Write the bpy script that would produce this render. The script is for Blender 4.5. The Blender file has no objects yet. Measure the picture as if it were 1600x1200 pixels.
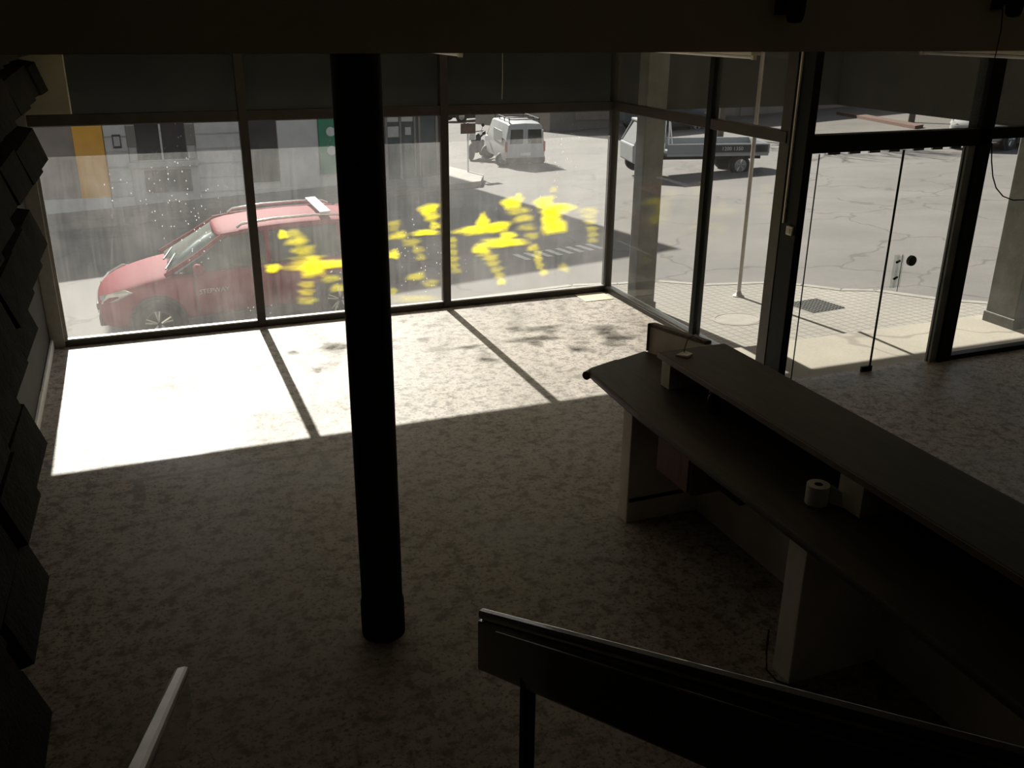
import bpy, bmesh, math, random
from mathutils import Vector, Matrix
random.seed(7)
SC = bpy.context.scene
COL = SC.collection
PI = math.pi

# ------------------------------------------------------------------ camera
cd = bpy.data.cameras.new('camera'); cam = bpy.data.objects.new('camera', cd); COL.objects.link(cam)
cd.sensor_fit = 'HORIZONTAL'; cd.sensor_width = 36.0; cd.lens = 36.0 * 1457.79 / 1600.0
cd.clip_start = 0.05; cd.clip_end = 400
PITCH, YAW, ROLL = math.radians(21.398), math.radians(21.912), math.radians(0.564)
fw = Vector((math.sin(YAW) * math.cos(PITCH), math.cos(YAW) * math.cos(PITCH), -math.sin(PITCH)))
rr = Vector((math.cos(YAW), -math.sin(YAW), 0)); uu = rr.cross(fw)
RR = math.cos(ROLL) * rr + math.sin(ROLL) * uu; UU = -math.sin(ROLL) * rr + math.cos(ROLL) * uu
m = Matrix((RR, UU, -fw)).transposed().to_4x4(); m.translation = Vector((-5.363, -10.178, 3.196))
cam.matrix_world = m
SC.camera = cam

# ------------------------------------------------------------------ world, sun, exposure
w = bpy.data.worlds.new('world'); SC.world = w; w.use_nodes = True
nt = w.node_tree; nt.nodes.clear()
sky = nt.nodes.new('ShaderNodeTexSky'); sky.sky_type = 'NISHITA'; sky.sun_disc = False
sky.sun_elevation = math.radians(31.3); sky.sun_rotation = 0.0; sky.air_density = 1.0; sky.dust_density = 2.0; sky.ozone_density = 1.0
bg = nt.nodes.new('ShaderNodeBackground'); bg.inputs[1].default_value = 0.10
ow = nt.nodes.new('ShaderNodeOutputWorld')
hs = nt.nodes.new('ShaderNodeHueSaturation'); hs.inputs['Saturation'].default_value = 0.45
nt.links.new(sky.outputs[0], hs.inputs['Color']); nt.links.new(hs.outputs[0], bg.inputs[0]); nt.links.new(bg.outputs[0], ow.inputs[0])
sl = bpy.data.lights.new('sun', 'SUN'); sl.energy = 10.5; sl.angle = math.radians(0.53); sl.color = (1.0, 0.95, 0.87)
sun = bpy.data.objects.new('sun', sl); COL.objects.link(sun)
sd = Vector((0.0, math.cos(math.radians(31.3)), math.sin(math.radians(31.3))))     # towards the sun: straight out of the shop front
sun.rotation_euler = sd.to_track_quat('Z', 'Y').to_euler(); sun.location = sd * 40
vs = SC.view_settings
vs.view_transform = 'Standard'; vs.look = 'None'; vs.gamma = 1.0; vs.use_curve_mapping = False; vs.exposure = 0.0
SC.cycles.use_denoising = True
SC.cycles.transparent_max_bounces = 16
SC.cycles.max_bounces = 8

# ------------------------------------------------------------------ mesh helpers
class B:
    def __init__(s): s.v = []; s.f = []; s.mi = []; s.cur = 0
    def add(s, vs_, fs):
        n = len(s.v); s.v += [tuple(q) for q in vs_]; s.f += [tuple(i + n for i in q) for q in fs]; s.mi += [s.cur] * len(fs); return s
    def box(s, x0, x1, y0, y1, z0, z1):
        if x0 > x1: x0, x1 = x1, x0
        if y0 > y1: y0, y1 = y1, y0
        if z0 > z1: z0, z1 = z1, z0
        return s.hexa([(x0, y0, z0), (x1, y0, z0), (x1, y1, z0), (x0, y1, z0), (x0, y0, z1), (x1, y0, z1), (x1, y1, z1), (x0, y1, z1)])
    def hexa(s, c):
        return s.add(c, [(3, 2, 1, 0), (4, 5, 6, 7), (0, 1, 5, 4), (1, 2, 6, 5), (2, 3, 7, 6), (3, 0, 4, 7)])
    def prism(s, poly, a, b, ax=2):
        n = len(poly)
        def P(q, h):
            if ax == 2: return (q[0], q[1], h)
            if ax == 1: return (q[0], h, q[1])
            return (h, q[0], q[1])
        vs_ = [P(q, a) for q in poly] + [P(q, b) for q in poly]
        fs = [tuple(range(n))[::-1], tuple(range(n, 2 * n))] + [(i, (i + 1) % n, n + (i + 1) % n, n + i) for i in range(n)]
        return s.add(vs_, fs)
    def tube(s, path, r, n=8, caps=True):
        path = [Vector(q) for q in path]; k = len(path)
        rad = r if isinstance(r, (list, tuple)) else [r] * k
        vs_ = []
        for i, q in enumerate(path):
            d = (path[min(i + 1, k - 1)] - path[max(i - 1, 0)]).normalized()
            a = Vector((0, 0, 1)) if abs(d.z) < 0.9 else Vector((1, 0, 0))
            u = d.cross(a).normalized(); w_ = d.cross(u).normalized()
            for j in range(n):
                t = 2 * PI * j / n
                vs_.append(q + (u * math.cos(t) + w_ * math.sin(t)) * rad[i])
        fs = [(i * n + j, i * n + (j + 1) % n, (i + 1) * n + (j + 1) % n, (i + 1) * n + j) for i in range(k - 1) for j in range(n)]
        if caps: fs += [tuple(range(n))[::-1], tuple(range((k - 1) * n, k * n))]
        return s.add(vs_, fs)
    def lathe(s, prof, n=24, o=(0, 0, 0), ax=2):
        # prof: list of (radius, height) ; axis through o
        vs_ = []
        for r, h in prof:
            for j in range(n):
                t = 2 * PI * j / n; a, b = r * math.cos(t), r * math.sin(t)
                q = (a, b, h) if ax == 2 else ((a, h, b) if ax == 1 else (h, a, b))
                vs_.append((q[0] + o[0], q[1] + o[1], q[2] + o[2]))
        k = len(prof)
        fs = [(i * n + j, i * n + (j + 1) % n, (i + 1) * n + (j + 1) % n, (i + 1) * n + j) for i in range(k - 1) for j in range(n)]
        fs += [tuple(range(n))[::-1], tuple(range((k - 1) * n, k * n))]
        return s.add(vs_, fs)
    def loft(s, rings, closed=True, caps=True):
        n = len(rings[0]); vs_ = [q for r in rings for q in r]
        m_ = n if closed else n - 1
        fs = [(i * n + j, i * n + (j + 1) % n, (i + 1) * n + (j + 1) % n, (i + 1) * n + j) for i in range(len(rings) - 1) for j in range(m_)]
        if caps: fs += [tuple(range(n))[::-1], tuple(range((len(rings) - 1) * n, len(rings) * n))]
        return s.add(vs_, fs)
    def build(s, name, mat, parent=None, smooth=False, bevel=0.0, sub=0, auto=None):
        off = Vector((0, 0, 0))
        if parent is not None and parent.get('_w'): off = Vector(parent['_w'])
        me = bpy.data.meshes.new(name)
        me.from_pydata([tuple(Vector(q) - off) for q in s.v], [], s.f); me.update()
        bm = bmesh.new(); bm.from_mesh(me); bmesh.ops.recalc_face_normals(bm, faces=bm.faces); bm.to_mesh(me); bm.free()
        for q in (mat if isinstance(mat, (list, tuple)) else [mat]): me.materials.append(q)
        for i, q in enumerate(s.mi): me.polygons[i].material_index = q
        o = bpy.data.objects.new(name, me); COL.objects.link(o)
        if parent is not None:
            o.parent = parent
            if parent.get('_w'): o['_w'] = parent['_w']
        if smooth:
            for q in me.polygons: q.use_smooth = True
        if auto is not None:
            for q in me.polygons: q.use_smooth = True
            me.set_sharp_from_angle(angle=math.radians(auto))
        if bevel:
            md = o.modifiers.new('bevel', 'BEVEL'); md.width = bevel; md.segments = 2; md.limit_method = 'ANGLE'; md.angle_limit = math.radians(40)
        if sub:
            md = o.modifiers.new('subd', 'SUBSURF'); md.levels = sub; md.render_levels = sub
        return o

def tag(o, label=None, cat=None, group=None, kind=None):
    if label: o['label'] = label
    if cat: o['category'] = cat
    if group: o['group'] = group
    if kind: o['kind'] = kind
    return o
def thing(name, loc, label=None, cat=None, group=None, kind=None, rz=0.0, sc=1.0, local=False):
    """Empty at the base of a thing. Parts are given in world coordinates unless local."""
    o = bpy.data.objects.new(name, None); COL.objects.link(o); o.location = loc; o.rotation_euler = (0, 0, rz); o.scale = (sc, sc, sc)
    o.empty_display_size = 0.2
    if not local: o['_w'] = loc
    return tag(o, label, cat, group, kind)
def copy_tree(o, parent=None):
    c = o.copy(); COL.objects.link(c)
    if parent is not None: c.parent = parent
    for ch in [q for q in bpy.data.objects if q.parent == o]: copy_tree(ch, c)
    return c

# ------------------------------------------------------------------ materials
def base_mat(name):
    m_ = bpy.data.materials.new(name); m_.use_nodes = True; n = m_.node_tree; n.nodes.clear()
    out = n.nodes.new('ShaderNodeOutputMaterial'); return m_, n, out
def nd(n, t, **kw):
    q = n.nodes.new(t)
    for k, v in kw.items(): setattr(q, k, v)
    return q
def pos(n, scale=(1, 1, 1), obj=False):
    if obj: src = nd(n, 'ShaderNodeTexCoord').outputs['Object']
    else: src = nd(n, 'ShaderNodeNewGeometry').outputs['Position']
    mp = nd(n, 'ShaderNodeMapping'); mp.inputs['Scale'].default_value = scale
    n.links.new(src, mp.inputs[0]); return mp.outputs[0]
def noise(n, vec, scale, detail=4.0, rough=0.55):
    q = nd(n, 'ShaderNodeTexNoise'); q.inputs['Scale'].default_value = scale; q.inputs['Detail'].default_value = detail; q.inputs['Roughness'].default_value = rough
    n.links.new(vec, q.inputs['Vector']); return q.outputs['Fac']
def ramp(n, fac, stops):
    q = nd(n, 'ShaderNodeValToRGB'); e = q.color_ramp.elements
    while len(e) < len(stops): e.new(0.5)
    for i, (p_, c) in enumerate(stops):
        e[i].position = p_; e[i].color = (c, c, c, 1) if not isinstance(c, (tuple, list)) else (*c, 1)
    n.links.new(fac, q.inputs[0]); return q.outputs[0]
def mixc(n, fac, a, b, mode='MIX'):
    q = nd(n, 'ShaderNodeMix', data_type='RGBA', blend_type=mode)
    for sock, val in ((q.inputs[0], fac), (q.inputs[6], a), (q.inputs[7], b)):
        if hasattr(val, 'links'): n.links.new(val, sock)
        elif isinstance(val, (int, float)): sock.default_value = val
        else: sock.default_value = (*val, 1)
    return q.outputs[2]
def mth(n, op, a, b=0.0):
    q = nd(n, 'ShaderNodeMath', operation=op)
    for i, v in enumerate((a, b)):
        if hasattr(v, 'links'): n.links.new(v, q.inputs[i])
        else: q.inputs[i].default_value = v
    return q.outputs[0]
def P(name, col, rough=0.6, metal=0.0, var=0.25, scale=6.0, spec=0.5, bump=0.0, coat=0.0, obj=False, sc3=(1, 1, 1)):
    """procedural surface: base colour with noise mottling"""
    m_, n, out = base_mat(name); b = nd(n, 'ShaderNodeBsdfPrincipled')
    v = pos(n, sc3, obj); f = noise(n, v, scale)
    lo = tuple(c * (1 - var) for c in col); hi = tuple(min(1, c * (1 + var)) for c in col)
    n.links.new(ramp(n, f, [(0.3, lo), (0.7, hi)]), b.inputs['Base Color'])
    b.inputs['Roughness'].default_value = rough; b.inputs['Metallic'].default_value = metal
    b.inputs['Specular IOR Level'].default_value = spec; b.inputs['Coat Weight'].default_value = coat
    if bump:
        bp = nd(n, 'ShaderNodeBump'); bp.inputs['Strength'].default_value = bump; bp.inputs['Distance'].default_value = 0.02
        n.links.new(noise(n, v, scale * 5), bp.inputs['Height']); n.links.new(bp.outputs[0], b.inputs['Normal'])
    n.links.new(b.outputs[0], out.inputs[0]); return m_
def glass_mat(name, dust=0.08, dustvar=0.05, speck=0.5, tint=(0.95, 0.97, 0.96), streak=True, dcol=(0.80, 0.79, 0.76)):
    """thin window glass: see-through, mirrors at grazing angles, with a film of dust that scatters light"""
    m_, n, out = base_mat(name)
    tr = nd(n, 'ShaderNodeBsdfTransparent'); tr.inputs[0].default_value = (*tint, 1)
    gl = nd(n, 'ShaderNodeBsdfGlossy'); gl.inputs['Roughness'].default_value = 0.02
    fr = nd(n, 'ShaderNodeFresnel'); fr.inputs[0].default_value = 1.3
    mx = nd(n, 'ShaderNodeMixShader'); n.links.new(fr.outputs[0], mx.inputs[0]); n.links.new(tr.outputs[0], mx.inputs[1]); n.links.new(gl.outputs[0], mx.inputs[2])
    tl = nd(n, 'ShaderNodeBsdfTranslucent'); tl.inputs[0].default_value = (*dcol, 1)
    df = nd(n, 'ShaderNodeBsdfDiffuse'); df.inputs[0].default_value = (*dcol, 1)
    dm = nd(n, 'ShaderNodeMixShader'); dm.inputs[0].default_value = 0.35; n.links.new(tl.outputs[0], dm.inputs[1]); n.links.new(df.outputs[0], dm.inputs[2])
    big = noise(n, pos(n), 1.6, 5.0, 0.6)
    st = noise(n, pos(n, (30, 30, 1.2)), 1.0, 3.0)
    f = mth(n, 'ADD', mth(n, 'MULTIPLY', big, 0.95), mth(n, 'MULTIPLY', st, 0.32))
    f = ramp(n, f, [(0.42, max(0.0, dust - dustvar)), (0.85, dust + dustvar)])
    if speck:
        vo = nd(n, 'ShaderNodeTexVoronoi'); vo.inputs['Scale'].default_value = 26.0; n.links.new(pos(n, (1, 1, 0.6)), vo.inputs['Vector'])
        sp = ramp(n, vo.outputs['Distance'], [(0.10, 1.0), (0.17, 0.0)])
        zone = ramp(n, noise(n, pos(n), 1.1, 2.0), [(0.50, 0.0), (0.62, 1.0)])
        sp = mth(n, 'MULTIPLY', mth(n, 'MULTIPLY', sp, zone), speck)
        f = mth(n, 'MAXIMUM', f, sp)
    ms = nd(n, 'ShaderNodeMixShader'); n.links.new(f, ms.inputs[0]); n.links.new(mx.outputs[0], ms.inputs[1]); n.links.new(dm.outputs[0], ms.inputs[2])
    n.links.new(ms.outputs[0], out.inputs[0]); return m_
def clear_mat(name, tint=(0.97, 0.98, 0.975)):
    m_, n, out = base_mat(name)
    tr = nd(n, 'ShaderNodeBsdfTransparent'); tr.inputs[0].default_value = (*tint, 1)
    n.links.new(tr.outputs[0], out.inputs[0]); return m_

# ================================================================== materials of the place
def floor_mat():
    m_, n, out = base_mat('terrazzo'); b = nd(n, 'ShaderNodeBsdfPrincipled')
    v = pos(n)
    f1 = noise(n, v, 0.9, 6.0, 0.6); f2 = noise(n, v, 10.0, 5.0, 0.7); f3 = noise(n, v, 34.0, 3.0, 0.7)
    c = ramp(n, f1, [(0.3, (0.31, 0.265, 0.225)), (0.5, (0.395, 0.345, 0.298)), (0.72, (0.455, 0.405, 0.35))])
    c = mixc(n, ramp(n, f2, [(0.48, 0.0), (0.62, 0.9)]), c, (0.13, 0.105, 0.08))
    c = mixc(n, ramp(n, f3, [(0.54, 0.0), (0.63, 0.85)]), c, (0.085, 0.065, 0.05))
    vo = nd(n, 'ShaderNodeTexVoronoi'); vo.inputs['Scale'].default_value = 30.0; n.links.new(v, vo.inputs['Vector'])
    c = mixc(n, ramp(n, vo.outputs['Distance'], [(0.12, 0.6), (0.3, 0.0)]), c, (0.16, 0.13, 0.105))
    # old traces where a partition once stood, and scuffs
    sx = nd(n, 'ShaderNodeSeparateXYZ'); n.links.new(nd(n, 'ShaderNodeNewGeometry').outputs['Position'], sx.inputs[0])
    def band(sock, c0, hw):
        d = mth(n, 'ABSOLUTE', mth(n, 'SUBTRACT', sock, c0)); return mth(n, 'LESS_THAN', mth(n, 'ADD', d, mth(n, 'MULTIPLY', noise(n, v, 9.0), 0.05)), hw + 0.025)
    line = mth(n, 'MULTIPLY', band(sx.outputs[1], -3.46, 0.025), band(sx.outputs[0], -4.85, 0.80))
    l2 = mth(n, 'MULTIPLY', band(sx.outputs[0], -5.62, 0.04), band(sx.outputs[1], -3.62, 0.18))
    l3 = mth(n, 'MULTIPLY', band(sx.outputs[0], -4.28, 0.03), band(sx.outputs[1], -3.62, 0.16))
    ln = mth(n, 'MAXIMUM', mth(n, 'MAXIMUM', line, l2), l3)
    c = mixc(n, mth(n, 'MULTIPLY', ln, 0.6), c, (0.13, 0.11, 0.09))
    n.links.new(c, b.inputs['Base Color'])
    n.links.new(ramp(n, f1, [(0.3, 0.42), (0.7, 0.7)]), b.inputs['Roughness']); b.inputs['Specular IOR Level'].default_value = 0.35
    bp = nd(n, 'ShaderNodeBump'); bp.inputs['Strength'].default_value = 0.25; bp.inputs['Distance'].default_value = 0.01
    n.links.new(f2, bp.inputs['Height']); n.links.new(bp.outputs[0], b.inputs['Normal'])
    n.links.new(b.outputs[0], out.inputs[0]); return m_
def street_mat(name, col, joints=None):
    m_, n, out = base_mat(name); b = nd(n, 'ShaderNodeBsdfPrincipled'); v = pos(n)
    f1 = noise(n, v, 0.45, 5.0, 0.6); f2 = noise(n, v, 30.0, 3.0)
    c = ramp(n, f1, [(0.3, tuple(q * 0.82 for q in col)), (0.7, tuple(q * 1.15 for q in col))])
    c = mixc(n, ramp(n, f2, [(0.35, 0.25), (0.65, 0.0)]), c, tuple(q * 0.6 for q in col))
    cr = nd(n, 'ShaderNodeTexVoronoi', feature='DISTANCE_TO_EDGE'); cr.inputs['Scale'].default_value = 0.32
    wv = nd(n, 'ShaderNodeVectorMath', operation='ADD'); n.links.new(v, wv.inputs[0])
    nz = nd(n, 'ShaderNodeTexNoise'); nz.inputs['Scale'].default_value = 1.3; n.links.new(v, nz.inputs['Vector']); n.links.new(nz.outputs['Color'], wv.inputs[1]); n.links.new(wv.outputs[0], cr.inputs['Vector'])
    if joints is None: c = mixc(n, ramp(n, cr.outputs['Distance'], [(0.004, 0.55), (0.012, 0.0)]), c, tuple(q * 0.45 for q in col))
    else:
        br = nd(n, 'ShaderNodeTexBrick'); br.offset = 0.0; br.inputs['Scale'].default_value = 1.0; br.inputs['Mortar Size'].default_value = 0.012
        br.inputs['Brick Width'].default_value = joints; br.inputs['Row Height'].default_value = joints; br.inputs['Mortar Smooth'].default_value = 0.3
        br.inputs['Color1'].default_value = (0, 0, 0, 1); br.inputs['Color2'].default_value = (0, 0, 0, 1); br.inputs['Mortar'].default_value = (1, 1, 1, 1)
        n.links.new(v, br.inputs['Vector']); c = mixc(n, mth(n, 'MULTIPLY', br.outputs['Color'], 0.5), c, tuple(q * 0.35 for q in col))
    n.links.new(c, b.inputs['Base Color']); b.inputs['Roughness'].default_value = 0.85; b.inputs['Specular IOR Level'].default_value = 0.2
    n.links.new(b.outputs[0], out.inputs[0]); return m_

MT = dict(
    floor=floor_mat(),
    ceiling=P('ceiling_paint', (0.78, 0.73, 0.58), 0.9, var=0.06, scale=2),
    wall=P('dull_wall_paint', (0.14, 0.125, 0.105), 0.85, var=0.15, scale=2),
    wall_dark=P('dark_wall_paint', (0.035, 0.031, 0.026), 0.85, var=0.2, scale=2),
    cream_wall=P('cream_wall_paint', (0.88, 0.81, 0.60), 0.85, var=0.1, scale=2),
    stone=P('dark_stone', (0.018, 0.0165, 0.013), 0.85, var=0.4, scale=7, bump=0.5, spec=0.08),
    frame=P('bronze_frame', (0.042, 0.036, 0.028), 0.5, 0.2, var=0.2, scale=9),
    black=P('black_paint', (0.010, 0.010, 0.009), 0.6, var=0.25, scale=5, spec=0.15),
    black_matt=P('black_matt', (0.022, 0.021, 0.019), 0.8, var=0.25, scale=8, spec=0.2),
    alu=P('grey_aluminium', (0.30, 0.29, 0.26), 0.4, 0.6, var=0.12, scale=12),
    cream=P('cream_plastic', (0.62, 0.58, 0.48), 0.5, var=0.08, scale=5),
    white=P('white_plaster', (0.80, 0.74, 0.67), 0.8, var=0.12, scale=4, bump=0.15),
    worktop=P('brown_laminate', (0.055, 0.043, 0.033), 0.5, var=0.3, scale=4, sc3=(6, 1, 1)),
    edge=P('brown_edge', (0.16, 0.115, 0.085), 0.5, var=0.2, scale=8),
    wood_red=P('reddish_wood', (0.13, 0.035, 0.022), 0.5, var=0.3, scale=5, sc3=(1, 5, 1)),
    rail=P('dark_varnished_wood', (0.035, 0.022, 0.014), 0.28, var=0.35, scale=4, sc3=(8, 1, 2), spec=0.9, coat=1.0),
    rail_lit_top=P('lit_top_wood', (0.34, 0.27, 0.22), 0.45, var=0.2, scale=6),  # pale colour paints the light falling on the left handrail's top
    skirting=P('white_skirting', (0.80, 0.79, 0.75), 0.55, var=0.06, scale=4),
    hatch=P('sand_tile', (0.62, 0.52, 0.36), 0.6, var=0.1, scale=7),
    fascia=P('dark_fascia', (0.035, 0.035, 0.032), 0.8, var=0.25, scale=3),
    concrete=P('grey_concrete', (0.22, 0.22, 0.205), 0.85, var=0.2, scale=5, bump=0.2),
    step=street_mat('doorstep_cement', (0.40, 0.36, 0.30)),
    asphalt=street_mat('asphalt', (0.175, 0.162, 0.150)),
    tiles=street_mat('pavement_tiles', (0.31, 0.285, 0.25), 0.12),
    kerb=P('kerb_stone', (0.27, 0.25, 0.22), 0.85, var=0.15, scale=4),
    paint_white=P('road_paint', (0.62, 0.60, 0.56), 0.7, var=0.2, scale=12),
    iron=P('cast_iron', (0.13, 0.125, 0.115), 0.6, 0.4, var=0.2, scale=20),
    lid=P('cement_lid', (0.29, 0.265, 0.23), 0.85, var=0.12, scale=8),
    pole=P('galvanised_pole', (0.46, 0.43, 0.39), 0.5, 0.3, var=0.1, scale=8),
    steel=P('polished_steel', (0.6, 0.6, 0.58), 0.25, 1.0, var=0.05, scale=8),
    glassp=glass_mat('dusty_pane', 0.095, 0.05, 0.55),
    glasss=glass_mat('side_pane', 0.045, 0.025, 0.15),
    glassd=glass_mat('door_pane', 0.020, 0.012, 0.0),
    glassu=glass_mat('upper_pane', 0.05, 0.02, 0.0, tint=(0.80, 0.80, 0.76)),
    clear=clear_mat('clear_pane_face'),
    perspex=glass_mat('perspex_plate', 0.14, 0.02, 0.0),
)

# ================================================================== street and ground
def zs(x, y): return -0.46 + 0.045 * x - 0.062 * y            # the road falls away from the shop
def zw(x, y): return -0.304 + 0.03 * x - 0.06 * y             # the pavement
def slab_poly(poly, fz, th, name, mat, parent=None):
    b = B(); n = len(poly)
    b.add([(x, y, fz(x, y)) for x, y in poly] + [(x, y, fz(x, y) - th) for x, y in poly],
          [tuple(range(n)), tuple(range(n, 2 * n))[::-1]] + [(i, (i + 1) % n, n + (i + 1) % n, n + i) for i in range(n)])
    return b.build(name, mat, parent)
o = slab_poly([(-60, -14), (90, -14), (90, 110), (-60, 110)], zs, 0.3, 'road', MT['asphalt']); tag(o, 'grey asphalt road outside the shop front', 'road', kind='structure')
KERB = [(-16, 1.7), (0.3, 1.6), (0.9, 1.35), (1.45, 1.2), (1.9, 0.65), (2.7, 0.3), (3.0, -0.05), (3.25, -0.55), (3.6, -0.8), (3.95, -1.6), (4.5, -2.3), (4.75, -3.0), (4.8, -4.4)]
o = slab_poly([(-16, 0.03), (0.03, 0.03), (0.03, -2.4), (4.7, -2.4)] + KERB[::-1][2:], zw, 0.45, 'pavement', MT['tiles']); tag(o, 'small square tiles of the corner pavement', 'pavement', kind='structure')
kb = thing('kerb', (1.9, 0.65, zw(1.9, 0.65)), 'pale stone kerb bending round the street corner', 'kerb', kind='structure')
for (a, b_) in zip(KERB[:-1], KERB[1:]):
    va, vb = Vector(a), Vector(b_); L = (vb - va).length; k = max(1, round(L / 0.9)); nrm = Vector((-(vb - va).y, (vb - va).x)).normalized() * 0.12
    if va.x < -7: k = max(1, round(L / 3.0))
    for i in range(k):
        p0 = va.lerp(vb, i / k + 0.008 / max(L, .1)); p1 = va.lerp(vb, (i + 1) / k - 0.008 / max(L, .1)); q0, q1 = p0 + nrm, p1 + nrm
        bb = B(); c = [p0, p1, q1, q0]
        bb.hexa([(c_.x, c_.y, zs(c_.x, c_.y) - 0.1) for c_ in c] + [(c_.x, c_.y, zw(c_.x, c_.y) + 0.006) for c_ in c]); bb.build('kerb_stone', MT['kerb'], kb)
# doorstep in front of the glass door
bb = B(); bb.box(0.06, 4.7, -3.44, -2.38, -0.5, -0.03); o = bb.build('doorstep', MT['step'], None, bevel=0.015); tag(o, 'pale cement doorstep in front of the glass door', 'doorstep', kind='structure')
# far pavement under the houses opposite
o = slab_poly([(-30, 14.6), (3.6, 14.6), (4.2, 16.0), (4.2, 60), (3.3, 60), (3.3, 17.0), (-30, 17.0)], lambda x, y: zs(x, y) + 0.16, 0.4, 'far_pavement', MT['kerb']); tag(o, 'cement pavement along the houses opposite', 'pavement', kind='structure')

# lids, grate, crossing stripes
def plate(name, quad, fz, lift, mat, label, cat):
    bb = B(); bb.hexa([(x, y, fz(x, y) - 0.03) for x, y in quad] + [(x, y, fz(x, y) + lift) for x, y in quad]); return tag(bb.build(name, mat, None), label, cat)
g = thing('pavement_grate', (2.45, -1.02, zw(2.45, -1.02)), 'dark chequered iron cover in the pavement outside the glass door', 'cover')
bb = B(); bb.hexa([(x, y, zw(x, y) - 0.03) for x, y in ((2.2, -1.3), (2.7, -1.3), (2.7, -0.74), (2.2, -0.74))] + [(x, y, zw(x, y) + 0.004) for x, y in ((2.2, -1.3), (2.7, -1.3), (2.7, -0.74), (2.2, -0.74))]); bb.build('cover_plate', MT['iron'], g)
bb = B()
for i in range(9):
    for j in range(10):
        x, y = 2.225 + i * 0.055, -1.28 + j * 0.055; bb.box(x, x + 0.034, y, y + 0.034, zw(x, y), zw(x, y) + 0.012)
tag(bb.build('tread_studs', MT['iron'], g), kind='stuff')
bb = B(); bb.lathe([(0.30, -0.03), (0.30, 0.004), (0.275, 0.004), (0.27, -0.004), (0.262, 0.003), (0.0, 0.003)], 28, (1.26, -1.08, 0.0)); bb.v = [(x, y, z + zw(x, y)) for x, y, z in bb.v]
tag(bb.build('manhole_cover', MT['lid'], None), 'round pale cement manhole cover in the tiled pavement', 'cover')
cw = thing('zebra_crossing', (1.6, 4.7, zs(1.6, 4.7)), 'worn white zebra crossing stripes on the road by the corner window', 'crossing')
for i in range(8):
    x0 = 0.75 + i * 0.21
    q = [(x0, 4.42 + i * .012), (x0 + 0.10, 4.42 + i * .012), (x0 + 0.10 - 0.02, 5.02 + i * .01), (x0 - 0.02, 5.02 + i * .01)]
    bb = B(); bb.hexa([(x, y, zs(x, y) - 0.02) for x, y in q] + [(x, y, zs(x, y) + 0.004) for x, y in q]); bb.build('stripe', MT['paint_white'], cw)
# street pole on the corner
sp = thing('street_pole', (1.94, -0.11, zw(1.94, -0.11)), 'slim pale street pole on the tiled corner pavement', 'pole')
zb = zw(1.94, -0.11); bb = B(); bb.tube([(1.94, -0.11, zb - 0.05), (1.94, -0.11, 3.9)], 0.026, 12); bb.build('pole_shaft', MT['pole'], sp, auto=40)
bb = B(); bb.lathe([(0.075, -0.02), (0.075, 0.012), (0.045, 0.03), (0.03, 0.07)], 16, (1.94, -0.11, zb)); bb.build('base_flange', MT['pole'], sp, auto=40)
bb = B(); bb.box(1.70, 2.18, -0.125, -0.118, 3.25, 3.75); bb.build('sign_plate', MT['pole'], sp)

# ================================================================== room shell
bb = B(); bb.prism([(-6.55, -12.2), (4.6, -12.2), (4.6, -3.44), (0.06, -3.44), (0.06, 0.05), (-6.55, 0.05)], -0.30, 0.0); tag(bb.build('floor', MT['floor']), 'stained speckled terrazzo shop floor', 'floor', kind='structure')
bb = B(); bb.prism([(-6.6, -6.0), (4.6, -6.0), (4.6, -3.3), (3.6, -3.3), (3.6, 0.40), (-6.6, 0.40)], 3.05, 4.30); bb.box(-6.6, 4.6, -12.2, -6.0, 4.2, 4.30)
tag(bb.build('ceiling', MT['ceiling']), 'dark ceiling with a deep beam face across the room', 'ceiling', kind='structure')
wl = thing('wall_left', (-6.38, -5.0, 0), 'side wall clad with dark jutting faceted stones', 'wall', kind='structure')
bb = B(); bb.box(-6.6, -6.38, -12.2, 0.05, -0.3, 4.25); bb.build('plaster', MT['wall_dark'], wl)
bb = B(); bb.box(-6.6, 4.6, -12.4, -12.2, -0.3, 4.3); tag(bb.build('wall_back', MT['wall']), 'dark back wall behind the stairs', 'wall', kind='structure')
bb = B(); bb.box(4.6, 4.8, -12.4, -3.4, -0.3, 4.3); tag(bb.build('wall_right', MT['wall']), 'dark side wall beyond the entrance', 'wall', kind='structure')
bb = B(); bb.box(-6.375, -6.35, -1.55, -0.06, 0.0, 0.10); bb.box(-6.378, -6.352, -3.2, -1.56, 0.0, 0.10)
tag(bb.build('baseboard_left', MT['skirting'], None, bevel=0.006), 'white skirting at the foot of the left wall', 'baseboard', kind='structure')
# outer party wall next to the window, cream
bb = B(); bb.box(-6.9, -6.40, 0.05, 0.40, -1.2, 4.3); tag(bb.build('wall_outer', MT['cream_wall']), 'cream outer wall end beside the shop window', 'wall', kind='structure')

bb = B(); bb.box(-6.395, -5.86, 0.10, 0.335, 2.26, 3.05); tag(bb.build('trim_1', MT['cream_wall'], None), 'cream boxed corner above the left end of the street window', 'trim', kind='structure')
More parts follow.
